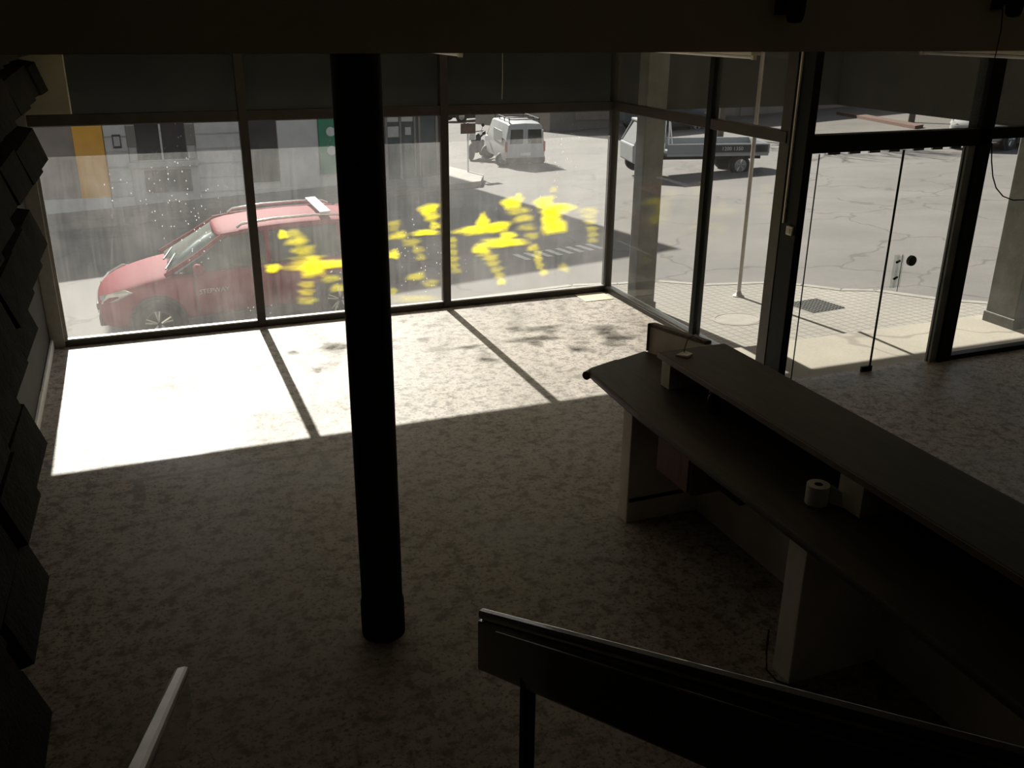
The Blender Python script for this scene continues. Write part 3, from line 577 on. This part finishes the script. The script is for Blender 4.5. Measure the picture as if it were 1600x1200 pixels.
def wheel(parent, x, y, r, side, w_=0.20):
    b = B(); b.lathe([(r * 0.62, -w_ / 2), (r * 0.93, -w_ / 2), (r, -w_ * 0.36), (r, w_ * 0.36), (r * 0.93, w_ / 2), (r * 0.62, w_ / 2)], 32, (x, y, r), ax=1); wh = b.build('wheel', VM['tyre'], parent, auto=45)
    yo = y + side * (w_ / 2 - 0.01)
    b = B(); b.lathe([(r * 0.60, -0.012), (r * 0.66, 0.012), (r * 0.62, 0.018), (r * 0.58, 0.006), (r * 0.58, -0.012)], 32, (x, yo, r), ax=1)
    for k in range(5):
        a = 2 * PI * k / 5 + 0.3
        for da in (-0.16, 0.16):
            p0 = (x + math.cos(a) * r * 0.10, yo + side * 0.006, r + math.sin(a) * r * 0.10); p1 = (x + math.cos(a + da) * r * 0.60, yo, r + math.sin(a + da) * r * 0.60)
            b.tube([p0, p1], 0.020, 6)
    b.lathe([(0.0, -0.01), (r * 0.16, -0.01), (r * 0.16, 0.02), (0.0, 0.02)], 16, (x, yo, r), ax=1)
    b.build('rim', VM['rim'], wh, auto=40)
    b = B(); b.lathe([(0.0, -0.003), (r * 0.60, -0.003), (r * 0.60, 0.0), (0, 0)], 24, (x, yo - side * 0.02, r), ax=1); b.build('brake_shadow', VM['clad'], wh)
    return wh
def text_mesh(body, size, mat, parent, loc, rot, name='lettering', ex=0.002):
    cu = bpy.data.curves.new(name, 'FONT'); cu.body = body; cu.size = size; cu.extrude = ex; cu.align_x = 'CENTER'; cu.align_y = 'CENTER'; cu.resolution_u = 2
    ob = bpy.data.objects.new(name, cu); COL.objects.link(ob); dg = bpy.context.evaluated_depsgraph_get(); me = bpy.data.meshes.new_from_object(ob.evaluated_get(dg))
    bpy.data.objects.remove(ob); me.materials.clear(); me.materials.append(mat)
    o_ = bpy.data.objects.new(name, me); COL.objects.link(o_); o_.parent = parent; o_.location = loc; o_.rotation_euler = rot; return o_

def make_car(name, pm, label, loc, rz, sc, rails=False, text=None):
    """hatchback, local: nose towards -x, length 4.08, wheels on z = 0"""
    t = thing(name, loc, label, 'car', rz=rz, sc=sc, local=True)
    st = [(-2.06, .42, .60, .42), (-2.02, .30, .68, .60), (-1.90, .24, .765, .74), (-1.65, .22, .855, .82), (-1.30, .21, .93, .86), (-0.95, .21, .975, .872), (-0.72, .21, .995, .875), (0.0, .21, 1.00, .875), (0.8, .21, 1.02, .875), (1.35, .21, 1.05, .865), (1.72, .23, 1.05, .835), (1.92, .27, 1.00, .77), (2.00, .34, .86, .70), (2.02, .42, .70, .60)]
    rings = []
    for x, zb_, zt, w_ in st:
        h = zt - zb_; half = [(w_ * .80, zb_), (w_ * .955, zb_ + h * .10), (w_ * .99, zb_ + h * .35), (w_, zb_ + h * .60), (w_ * .985, zb_ + h * .82), (w_ * .93, zb_ + h * .955), (w_ * .80, zt), (w_ * .42, zt + .035), (0.0, zt + .045)]
        rings.append([(x, y, z) for y, z in half] + [(x, -y, z) for y, z in half[::-1][1:]])
    b = B(); b.loft(rings); b.build('body', pm, t, smooth=True, sub=1)
    # glasshouse
    def ring(x0, x1, w_, z, xr=0.08):
        return [(x0, -w_ * .86, z), (x0 + xr, -w_, z), ((x0 + x1) / 2, -w_ * 1.02, z), (x1 - xr, -w_, z), (x1, -w_ * .84, z), (x1, w_ * .84, z), (x1 - xr, w_, z), ((x0 + x1) / 2, w_ * 1.02, z), (x0 + xr, w_, z), (x0, w_ * .86, z)]
    lv = [(-1.02, 1.86, .800, 0.98), (-0.60, 1.80, .755, 1.20), (-0.22, 1.66, .680, 1.42)]
    b = B(); b.loft([ring(*q[:3], q[3]) for q in lv]); b.build('side_windows', VM['carglass'], t, auto=30)
    # windscreen and rear screen slightly proud
    b = B(); b.add([(-1.04, -.66, .985), (-1.04, .66, .985), (-.625, .63, 1.20), (-.245, .565, 1.415), (-.245, -.565, 1.415), (-.625, -.63, 1.20)], [(0, 1, 2, 5), (5, 2, 3, 4)]); ws = b.build('windscreen', VM['screen'], t, smooth=True)
    md = ws.modifiers.new('th', 'SOLIDIFY'); md.thickness = 0.012; md.offset = 1
    for q in ([(-1.07, -.55, 1.005), (-.90, .05, 1.075)], [(-1.07, .1, 1.005), (-.92, .55, 1.065)]): b = B(); b.tube(q, 0.012, 6); b.build('wiper', VM['clad'], t)
    b = B(); b.add([(1.885, -.60, 1.05), (1.885, .60, 1.05), (1.70, .55, 1.39), (1.70, -.55, 1.39)], [(0, 1, 2, 3)]); rs = b.build('rear_screen', VM['carglass'], t)
    md = rs.modifiers.new('th', 'SOLIDIFY'); md.thickness = 0.012; md.offset = 1
    # roof
    rr_ = []
    for x, z, w_ in ((-.34, 1.405, .60), (-.24, 1.43, .655), (0.05, 1.475, .69), (0.6, 1.50, .695), (1.2, 1.485, .68), (1.62, 1.44, .645), (1.80, 1.405, .60)):
        half = [(w_, z - .045), (w_ * .985, z - .012), (w_ * .86, z + .02), (w_ * .45, z + .042), (0, z + .048)]
        rr_.append([(x, y, q) for y, q in half] + [(x, -y, q) for y, q in half[::-1][1:]])
    b = B(); b.loft(rr_); b.build('roof', pm, t, smooth=True, sub=1)
    # pillars
    for s in (-1, 1):
        for nm, path, rad in (('front_pillar', [(-1.10, .80, .97), (-.60, .742, 1.215), (-.22, .665, 1.43)], .034), ('door_pillar', [(.34, .815, .98), (.36, .775, 1.2), (.37, .705, 1.45)], .040), ('rear_pillar', [(1.50, .80, 1.02), (1.52, .755, 1.2), (1.45, .685, 1.44)], .085), ('roof_edge', [(-.26, .672, 1.428), (.1, .70, 1.455), (.7, .705, 1.465), (1.3, .695, 1.45), (1.62, .66, 1.42)], .032), ('tail_pillar', [(1.86, .70, 1.02), (1.79, .665, 1.2), (1.66, .61, 1.42)], .07)):
            b = B(); b.tube([(x, y * s, z) for x, y, z in path], rad, 8); b.build(nm, pm, t, auto=50)
        # window sill chrome line, door lines, handle, mirror
        b = B(); b.tube([(-.95, .835 * s, .985), (.3, .862 * s, .998), (1.5, .845 * s, 1.035)], .010, 6); b.build('sill_trim', VM['clad'], t)
        for x in (-.72, .38, 1.28):
            b = B(); b.tube([(x, .872 * s, .36), (x - .01, .880 * s, .6), (x, .868 * s, .86), (x + .02, .84 * s, .985)], .006, 6); b.build('door_seam', VM['clad'], t)
        for x in (.20, 1.12):
            b = B(); b.box(x - .09, x + .09, (.868) * s, (.888) * s, .865, .895); b.build('door_handle', pm, t, bevel=.008)
        b = B(); b.lathe([(0.0, -.06), (.055, -.055), (.085, -.01), (.08, .05), (.045, .085), (0, .09)], 14, (-.66, .95 * s, 1.04), ax=0); mi = b.build('mirror', pm, t, smooth=True)
        b = B(); b.tube([(-.64, .84 * s, 1.0), (-.65, .93 * s, 1.02)], .022, 8); b.build('mirror_arm', VM['clad'], mi)
        # lights
        b = B(); b.add([(-2.005, .40 * s, .63), (-1.985, .60 * s, .63), (-1.80, .775 * s, .69), (-1.56, .845 * s, .80), (-1.66, .80 * s, .845), (-1.88, .66 * s, .775), (-2.0, .42 * s, .705)], [tuple(range(7))]); hl = b.build('headlamp', VM['lamp'], t); md = hl.modifiers.new('th', 'SOLIDIFY'); md.thickness = 0.03; md.offset = 0
        b = B(); b.add([(1.985, .52 * s, .86), (1.93, .745 * s, .86), (1.70, .84 * s, .90), (1.72, .82 * s, 1.04), (1.90, .72 * s, 1.05), (1.965, .52 * s, 1.0)], [tuple(range(6))]); tl = b.build('tail_lamp', VM['tail'], t); md = tl.modifiers.new('th', 'SOLIDIFY'); md.thickness = 0.03; md.offset = 0
        # wheel arches
        for x in (-1.28, 1.31):
            b = B(); b.lathe([(0.0, -.01), (.375, -.01), (.375, .006), (0, .006)], 32, (x, .872 * s, .32), ax=1); b.build('wheel_well', VM['clad'], t)
            b = B(); b.tube([(x + .375 * math.cos(a), .872 * s, .32 + .375 * math.sin(a)) for a in [PI * (-.08 + 1.16 * k / 18) for k in range(19)]], .028, 8); b.build('arch_trim', VM['clad'], t, auto=50)
            wheel(t, x, .80 * s, .315, s)
        b = B(); b.box(-.92, .96, .845 * s, .885 * s, .20, .34); b.build('sill_cladding', VM['clad'], t, bevel=.02)
        if rails:
            b = B(); b.tube([(-.02, .60 * s, 1.50), (.06, .60 * s, 1.55), (.5, .605 * s, 1.575), (1.1, .60 * s, 1.565), (1.46, .59 * s, 1.535), (1.54, .585 * s, 1.495)], .020, 8); b.build('roof_rail', VM['chrome'], t, auto=50)
    b = B(); b.box(-2.075, -1.98, -.42, .42, .50, .60); b.box(-2.07, -1.95, -.50, .50, .28, .42); b.build('grille', VM['clad'], t, bevel=.02)
    b = B(); b.box(-2.085, -2.04, -.22, .22, .405, .495); b.build('number_plate', VM['rack'], t, bevel=.006)
    b = B(); b.box(1.93, 2.055, -.60, .60, .30, .46); b.build('rear_bumper', VM['clad'], t, bevel=.03)
    if rails:
        b = B(); b.box(1.20, 1.36, -.62, .62, 1.578, 1.605); rb = b.build('roof_bar', VM['rack'], t, bevel=.008); tag(rb, 'broad white roof bar')
    if text:
        text_mesh(text, .085, VM['chrome'], t, (-.40, .886, .66), (PI / 2, 0, PI))
    return t

RED = paint('red_car_paint', (0.215, 0.026, 0.038))
# nose points to -x as in the photograph; the near side is the -y side
car = make_car('car', RED, 'red hatchback with roof rails parked outside the street window', (-4.10, 3.30, zs(-4.1, 3.30) - 0.0), 0.0, 0.93, rails=True)
tm = text_mesh('STEPWAY', .095, VM['chrome'], car, (-.47, -.889, .70), (PI / 2, 0, 0))
car.rotation_euler = (0, -math.atan(0.045), 0)
GREY = paint('dark_grey_car_paint', (0.05, 0.055, 0.06)); SILV = paint('silver_car_paint', (0.42, 0.42, 0.42)); BLUE = paint('blue_grey_car_paint', (0.10, 0.12, 0.14))
make_car('car', SILV, 'silver car at the far kerb seen right of the glass door', (19.6, 11.6, zs(19.6, 11.6)), 0.25, 1.0)
make_car('car', GREY, 'dark grey car parked far behind the white van', (14.5, 46.0, zs(14.5, 46)), 0.15, 1.0)
make_car('car', BLUE, 'blue grey car far behind the flatbed truck', (17.0, 27.5, zs(17, 27.5)), 2.9, 1.0)

# ---- white van, rear doors towards the shop
def make_van(loc, rz, sc):
    t = thing('van', loc, 'white van with a roof rack and two rear windows, seen from behind', 'van', rz=rz, sc=sc, local=True)     # rear faces -y
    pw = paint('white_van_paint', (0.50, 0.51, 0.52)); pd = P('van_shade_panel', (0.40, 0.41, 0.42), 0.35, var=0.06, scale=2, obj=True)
    rings = []
    for y, zt, w0, w1 in ((-2.0, 1.72, .80, .66), (-1.96, 1.78, .84, .69), (-1.7, 1.82, .86, .70), (0.3, 1.83, .87, .70), (0.95, 1.76, .87, .66)):
        h = [(w0 * .97, .34), (w0, .60), (w0, .98), (w0 * .94, 1.2), (w1, zt - .06), (w1 * .88, zt), (0, zt + .03)]
        rings.append([(x, y, z) for x, z in h] + [(-x, y, z) for x, z in h[::-1][1:]])
    b = B(); b.loft(rings); b.build('body', pw, t, auto=35)
    b = B(); b.loft([[(-.86, .95, .34), (.86, .95, .34), (.86, .95, 1.05), (-.86, .95, 1.05)], [(-.86, 1.6, .34), (.86, 1.6, .34), (.84, 1.55, .98), (-.84, 1.55, .98)], [(-.78, 2.05, .34), (.78, 2.05, .34), (.72, 1.95, .82), (-.72, 1.95, .82)]]); b.build('bonnet', pw, t, bevel=.04)
    b = B(); b.hexa([(-.80, .95, 1.0), (.80, .95, 1.0), (.80, 1.5, 1.0), (-.80, 1.5, 1.0), (-.64, .95, 1.72), (.64, .95, 1.72), (.62, 1.02, 1.70), (-.62, 1.02, 1.70)]); b.build('windscreen', VM['carglass'], t)
    for s in (-1, 1):
        x0, x1 = (.03, .77) if s > 0 else (-.77, -.03)
        b = B(); b.prism([(x0, .46), (x1, .46), (x1, 1.05), (x1 - s * 0 - (.10 if s > 0 else 0), 1.68), (x0 + (.10 if s < 0 else 0), 1.68)] if s > 0 else [(x0, .46), (x1, .46), (x1, 1.68), (x0 + .10, 1.68), (x0, 1.05)], -2.03, -1.98, ax=1); dd = b.build('rear_door', pw, t, bevel=.015)
        xa, xb = (x0 + .07, x1 - .12) if s > 0 else (x0 + .12, x1 - .07)
        b = B(); b.prism([(xa, 1.02), (xb + (.04 if s > 0 else 0), 1.02), (xb, 1.58), (xa + (.04 if s < 0 else 0), 1.58)], -2.045, -2.02, ax=1); b.build('door_window', VM['carglass'], dd, bevel=.01)
        b = B(); b.box(s * .80 - .05, s * .80 + .05, -2.03, -1.95, .70, 1.10); b.build('tail_lamp', VM['tail'], t, bevel=.01)
        for y in (-1.25, 1.3): wheel(t, s * .76, y, .30, s, 0.2).rotation_euler = (0, 0, 0)
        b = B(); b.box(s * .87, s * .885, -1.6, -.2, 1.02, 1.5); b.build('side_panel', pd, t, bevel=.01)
        b = B(); b.lathe([(0, -.04), (.07, -.03), (.08, .03), (0, .06)], 12, (s * 1.0, 1.05, 1.12), ax=1); b.build('mirror', VM['clad'], t)
    b = B(); b.box(-.82, .82, -2.12, -1.95, .30, .46); b.build('rear_bumper', VM['clad'], t, bevel=.03)
    b = B(); b.box(-.22, .22, -2.06, -2.03, .55, .66); b.build('number_plate', VM['rack'], t)
    rk = B()
    for s in (-1, 1): rk.tube([(s * .62, -1.8, 1.98), (s * .62, .6, 1.98)], .022, 6)
    for y in (-1.8, -1.0, -.2, .6):
        rk.tube([(-.66, y, 1.95), (.66, y, 1.95)], .022, 6)
        for s in (-1, 1): rk.tube([(s * .62, y, 1.80), (s * .62, y, 1.98)], .018, 6)
    rk.build('roof_rack', VM['clad'], t); return t
make_van((6.75, 20.1, zs(6.75, 20.1)), -0.12, 0.80)

# ---- flatbed truck
def make_truck(loc, rz, sc):
    t = thing('flatbed_truck', loc, 'pale flatbed truck with dropped sides standing across the street', 'truck', rz=rz, sc=sc, local=True)    # cab at -x
    pw = paint('truck_paint', (0.40, 0.41, 0.41)); pb = paint('truck_board', (0.30, 0.31, 0.32)); tx = P('truck_lettering', (0.62, 0.63, 0.62), 0.5, obj=True)
    b = B(); b.box(-1.25, 2.2, -.35, .35, .48, .62); b.build('chassis', VM['clad'], t)
    b = B(); b.loft([[(-2.25, -.78, .42), (-2.25, .78, .42), (-2.27, .78, 1.0), (-2.27, -.78, 1.0)], [(-1.25, -.82, .42), (-1.25, .82, .42), (-1.25, .82, 1.1), (-1.25, -.82, 1.1)]]); b.build('cab', pw, t, bevel=.05)
    b = B(); b.hexa([(-2.22, -.76, 1.0), (-1.25, -.78, 1.08), (-1.25, .78, 1.08), (-2.22, .76, 1.0), (-1.88, -.66, 1.62), (-1.25, -.68, 1.66), (-1.25, .68, 1.66), (-1.88, .66, 1.62)]); b.build('cab_windows', VM['carglass'], t, bevel=.02)
    b = B(); b.box(-1.95, -1.22, -.70, .70, 1.63, 1.72); b.build('cab_roof', pw, t, bevel=.03)
    for s in (-1, 1):
        b = B(); b.tube([(-2.20, .76 * s, 1.02), (-1.88, .67 * s, 1.64)], .035, 8); b.tube([(-1.27, .79 * s, 1.05), (-1.27, .69 * s, 1.66)], .05, 8); b.tube([(-1.70, .775 * s, 1.05), (-1.66, .69 * s, 1.64)], .025, 8); b.build('cab_pillars', pw, t)
        b = B(); b.box(-1.15, 2.25, s * .84 - .02, s * .84 + .02, .72, 1.02); ds = b.build('drop_side', pb, t, bevel=.008)
        b = B(); b.tube([(-1.15, s * .865, 1.02), (2.25, s * .865, 1.02)], .018, 6); b.build('side_rail', VM['rack'], ds)
        b = B(); b.box(.35, 2.2, s * .862, s * .875, .76, .98); b.build('name_board', VM['clad'], ds)
        for x in (-1.75, 1.35): wheel(t, x, s * .70, .33, s, .22)
    b = B(); b.box(-1.15, 2.25, -.84, .84, .64, .72); b.build('load_bed', pw, t)
    b = B(); b.box(2.23, 2.27, -.84, .84, .72, 1.02); b.build('tail_board', pb, t)
    hb = B()
    for y in (-.80, -.40, 0, .40, .80): hb.tube([(-1.12, y, .72), (-1.12, y, 1.75)], .025, 6)
    for z in (1.2, 1.75): hb.tube([(-1.12, -.80, z), (-1.12, .80, z)], .025, 6)
    hb.tube([(-.95, -.80, .72), (-1.10, -.80, 1.7)], .02, 6); hb.build('headboard_rack', VM['rack'], t)
    text_mesh('1200 1350', .17, tx, t, (1.0, -.88, .87), (PI / 2, 0, 0)); return t
make_truck((9.35, 12.9, zs(9.35, 12.9)), -0.22, 0.86)

# ---- motorcycle, sign post
def make_bike(loc, rz, sc):
    t = thing('motorcycle', loc, 'dark motorcycle with mirrors standing by the white van', 'motorcycle', rz=rz, sc=sc, local=True)
    for x in (-.62, .62):
        b = B(); b.lathe([(.20, -.05), (.27, -.05), (.30, 0), (.27, .05), (.20, .05)], 24, (x, 0, .30), ax=1); wh = b.build('wheel', VM['tyre'], t, auto=45)
        b = B(); b.lathe([(0, -.02), (.20, -.02), (.20, .02), (0, .02)], 12, (x, 0, .30), ax=1); b.build('hub', VM['rim'], wh)
    b = B(); b.tube([(-.62, 0, .30), (-.50, 0, .62), (-.38, 0, .98)], .035, 8); b.build('fork', VM['clad'], t)
    b = B(); b.loft([[(-.45, -.08, .62), (-.45, .08, .62), (-.45, .06, .80), (-.45, -.06, .80)], [(-.1, -.15, .60), (-.1, .15, .60), (-.1, .12, .90), (-.1, -.12, .90)], [(.2, -.10, .60), (.2, .10, .60), (.2, .10, .78), (.2, -.10, .78)]]); b.build('tank', VM['clad'], t, bevel=.03)
    b = B(); b.hexa([(.15, -.11, .72), (.80, -.08, .80), (.80, .08, .80), (.15, .11, .72), (.15, -.11, .80), (.82, -.07, .90), (.82, .07, .90), (.15, .11, .80)]); b.build('seat', VM['tyre'], t, bevel=.02)
    b = B(); b.box(-.25, .25, -.13, .13, .22, .60); b.build('engine', VM['clad'], t, bevel=.03)
    b = B(); b.tube([(-.30, -.36, 1.02), (-.38, 0, .98), (-.30, .36, 1.02)], .018, 8); b.build('handlebar', VM['clad'], t)
    for s in (-1, 1):
        b = B(); b.tube([(-.32, .28 * s, 1.0), (-.34, .34 * s, 1.2)], .008, 6); b.lathe([(0, -.01), (.06, -.01), (.06, .01), (0, .01)], 12, (-.34, .35 * s, 1.22), ax=0); b.build('mirror', VM['clad'], t)
    b = B(); b.loft([[(-.56, -.12, .70), (-.56, .12, .70), (-.52, .10, .98), (-.52, -.10, .98)], [(-.42, -.12, .72), (-.42, .12, .72), (-.42, .10, .98), (-.42, -.10, .98)]]); b.build('front_fairing', VM['rack'], t, bevel=.02); return t
make_bike((6.35, 22.6, zs(6.35, 22.6)), 0.9, 1.0)
zz = zs(4.1, 17.1)
t = thing('road_sign', (4.1, 17.1, zz), 'small brown sign on a thin white pole across the street', 'sign')
b = B(); b.tube([(4.1, 17.1, zz - .1), (4.1, 17.1, zz + 1.62)], .028, 8); b.build('sign_pole', VM['rack'], t)
b = B(); b.box(3.86, 4.33, 17.05, 17.075, zz + 1.30, zz + 1.60); b.build('sign_plate', P('brown_sign', (0.13, 0.075, 0.06), 0.6), t, bevel=.004)

# ================================================================== houses opposite
HM = dict(
    brown=P('brown_render', (0.30, 0.25, 0.22), 0.9, var=0.12, scale=3), orange=P('orange_render', (0.90, 0.44, 0.05), 0.8, var=0.08, scale=3),
    grey=P('grey_stone_render', (0.68, 0.66, 0.64), 0.9, var=0.12, scale=3), light=P('light_grey_render', (0.70, 0.67, 0.64), 0.9, var=0.08, scale=2),
    dark=P('dark_shop_glass', (0.035, 0.037, 0.045), 0.15, var=0.3, scale=2), teal=P('teal_glass', (0.05, 0.08, 0.085), 0.12, var=0.3, scale=2),
    green=P('green_banner', (0.02, 0.26, 0.15), 0.6, var=0.06, scale=3), wht=P('white_print', (0.72, 0.74, 0.72), 0.6, var=0.05), trim=P('stone_trim', (0.52, 0.50, 0.48), 0.85, var=0.1, scale=4),
    roof=P('roof_slab', (0.24, 0.22, 0.20), 0.9, var=0.1))
def prt(t, name, mat, *bx, bevel=0.0):
    b = B()
    for q in bx: b.box(*q)
    return b.build(name, mat, t, bevel=bevel)
# low house, brown and orange
t = thing('house', (-10, 17, -2.0), 'low house opposite with a brown wall and an orange bay', 'building')
prt(t, 'wall', HM['brown'], (-20, -6.72, 17.0, 25, -2.6, 4.2)); prt(t, 'roof', HM['roof'], (-20.1, -6.01, 16.9, 25.1, 4.2, 4.35))
prt(t, 'orange_bay', HM['orange'], (-6.72, -6.01, 16.95, 25, -1.33, 4.2)); prt(t, 'base_course', HM['grey'], (-20, -6.01, 16.93, 17.2, -2.6, -1.33))
d_ = prt(t, 'door', HM['dark'], (-9.6, -8.5, 16.95, 17.05, -1.9, 0.5)); prt(d_, 'door_frame', HM['trim'], (-9.7, -9.6, 16.92, 17.05, -1.9, .6), (-8.5, -8.4, 16.92, 17.05, -1.9, .6), (-9.6, -8.5, 16.92, 17.05, .5, .6))
# rusticated house
t = thing('house', (-4.6, 17, -1.8), 'grey house opposite with banded stonework and a tall dark window', 'building')
prt(t, 'wall', HM['grey'], (-6.0, -2.46, 17.06, 26, -2.6, 7.3)); prt(t, 'roof', HM['roof'], (-6.0, -2.46, 16.85, 26, 7.3, 7.5))
zc = -1.75; k = 0
while zc < 7.0:
    for (x0, x1) in ((-5.99, -5.44), (-3.72, -2.46)): prt(t, 'stone_course', HM['grey'], (x0, x1, 17.0, 17.07, zc + 0.02, zc + 0.37), bevel=.012)
    zc += 0.39
for zb_, zt_ in ((-0.42, 1.9), (3.2, 5.6)):
    w_ = prt(t, 'window', HM['dark'], (-5.22, -3.97, 17.02, 17.07, zb_, zt_)); prt(w_, 'glazing_bar', HM['grey'], (-4.62, -4.57, 17.0, 17.03, zb_, zt_), (-5.22, -3.97, 17.0, 17.03, zb_ + 1.5, zb_ + 1.55))
    prt(t, 'window_sill', HM['trim'], (-5.5, -3.7, 16.90, 17.08, zb_ - 0.20, zb_ - 0.04), bevel=.02)
    for x in (-5.42, -3.95):
        prt(t, 'pilaster', HM['trim'], (x, x + 0.19, 16.97, 17.08, zb_, zt_), bevel=.01); prt(t, 'capital', HM['roof'], (x - .02, x + 0.21, 16.94, 17.08, zb_ + 0.35, zb_ + 0.90), bevel=.02)
prt(t, 'basement_grille', HM['roof'], (-5.11, -4.55, 17.0, 17.08, -1.29, -.70)); prt(t, 'basement_grille', HM['roof'], (-4.48, -3.92, 17.0, 17.08, -1.29, -.70))
s_ = prt(t, 'framed_notice', HM['clad'] if 'clad' in HM else HM['dark'], (-5.79, -5.58, 16.96, 17.0, -.08, .27)); prt(s_, 'notice_sheet', HM['trim'], (-5.76, -5.61, 16.95, 16.962, -.02, .22))
# shop house with green banner and teal glass front
t = thing('house', (0.4, 17, -1.5), 'pale corner house opposite with a green banner and a glazed shop front', 'building')
prt(t, 'wall', HM['light'], (-2.45, 3.25, 17.06, 40, -2.4, 7.3)); prt(t, 'roof', HM['roof'], (-2.45, 3.35, 16.85, 40, 7.3, 7.5))
prt(t, 'shop_opening', HM['dark'], (-2.31, -1.56, 17.0, 17.08, -1.15, 1.8)); prt(t, 'wall_panel', HM['light'], (-1.54, -.42, 16.98, 17.07, -1.5, 7.2))
bn = prt(t, 'banner', HM['green'], (-.40, .22, 16.93, 16.97, -1.0, 3.2))
for i in range(5):
    b = B(); b.lathe([(0, -.01), (.13, -.01), (.13, .01), (0, .01)], 16, (-.06, 16.925, -.35 + i * .52), ax=1); b.box(-.14, .02, 16.918, 16.928, -.38 + i * .52, -.34 + i * .52); b.build('banner_emblem', HM['wht'], bn)
sf = prt(t, 'shop_front', HM['teal'], (.30, 3.15, 17.0, 17.08, -1.35, 1.9))
for x in (.30, 1.05, 1.53, 1.95, 2.38, 2.52, 3.05): prt(sf, 'shop_mullion', HM['roof'], (x, x + .06, 16.96, 17.02, -1.35, 1.9))
for (x0, x1, z0, z1) in ((1.60, 1.93, .38, .62), (2.02, 2.36, .38, .62), (1.60, 1.93, -.05, .25), (2.12, 2.30, .0, .22)): prt(sf, 'poster', HM['trim'], (x0, x1, 16.97, 16.985, z0, z1))
prt(t, 'plinth', HM['grey'], (-2.45, 3.25, 16.95, 17.1, -2.2, -1.35))
for y in (20, 24, 28, 32): prt(t, 'side_window', HM['dark'], (3.22, 3.28, y, y + 1.4, 0.2, 2.0))
# far house on the right whose shade lies on the road
t = thing('house', (30, 31, -1), 'long low grey house far behind the white van', 'building')
prt(t, 'wall', HM['roof'], (13.2, 60, 31.5, 42, -3, 3.2)); prt(t, 'roof', HM['roof'], (13.1, 60.1, 31.3, 42, 3.2, 3.4))
for i in range(9): prt(t, 'shutter', HM['brown'], (14.5 + i * 3.4, 16.7 + i * 3.4, 31.44, 31.52, -1.3, 1.2)); 
for i in range(4): prt(t, 'door', HM['roof'], (17.0 + i * 6.8, 17.7 + i * 6.8, 31.42, 31.52, -1.4, .9))
# red painted kerb of the traffic island
b = B(); b.hexa([(x, y, zs(x, y) - .05) for x, y in ((22.3, 18.0), (22.9, 18.2), (27.0, 27.3), (26.4, 27.3))] + [(x, y, zs(x, y) + .12) for x, y in ((22.3, 18.0), (22.9, 18.2), (27.0, 27.3), (26.4, 27.3))])
tag(b.build('red_kerb', P('red_kerb_paint', (0.13, 0.07, 0.055), 0.9, var=0.2), None), 'faded red painted kerb far out on the road, seen above the glass door', 'kerb')

# bare street tree whose twigs throw shadows on the road
bark = P('bark', (0.12, 0.10, 0.085), 0.9, var=0.2, scale=8)
def bare_tree(x, y, h, seed, label):
    rnd = random.Random(seed); t_ = thing('bare_tree', (x, y, zs(x, y)), label, 'tree', 'bare street trees')
    z0 = zs(x, y) - .1; b = B(); b.tube([(x, y, z0), (x + .05, y, z0 + h * .25), (x, y + .1, z0 + h * .5)], [.14, .11, .09], 10); b.build('trunk', bark, t_, auto=50)
    br = B()
    def grow(p_, d, L, r, lvl):
        mid = p_ + d * L * .5 + Vector((rnd.uniform(-.1, .1), rnd.uniform(-.1, .1), rnd.uniform(0, .12))) * L; e = p_ + d * L
        br.tube([p_, mid, e], [r, r * .8, r * .6], 5, False)
        if lvl:
            for _ in range(3): grow(p_.lerp(e, rnd.uniform(.45, 1)), (d + Vector((rnd.uniform(-.8, .8), rnd.uniform(-.8, .8), rnd.uniform(-.2, .6)))).normalized(), L * rnd.uniform(.55, .8), r * .6, lvl - 1)
    for _ in range(6): grow(Vector((x, y + .1, z0 + h * rnd.uniform(.38, .5))), Vector((rnd.uniform(-1, 1), rnd.uniform(-1, 1), rnd.uniform(.35, 1))).normalized(), h * .28, .05, 4)
    br.build('branches', bark, t_)
bare_tree(16.0, 21.5, 7.5, 3, 'bare street tree beyond the flatbed truck')
bare_tree(24.5, 20.5, 7.5, 5, 'bare street tree far out beyond the glass door')

for o in bpy.data.objects:
    if '_w' in o: del o['_w']
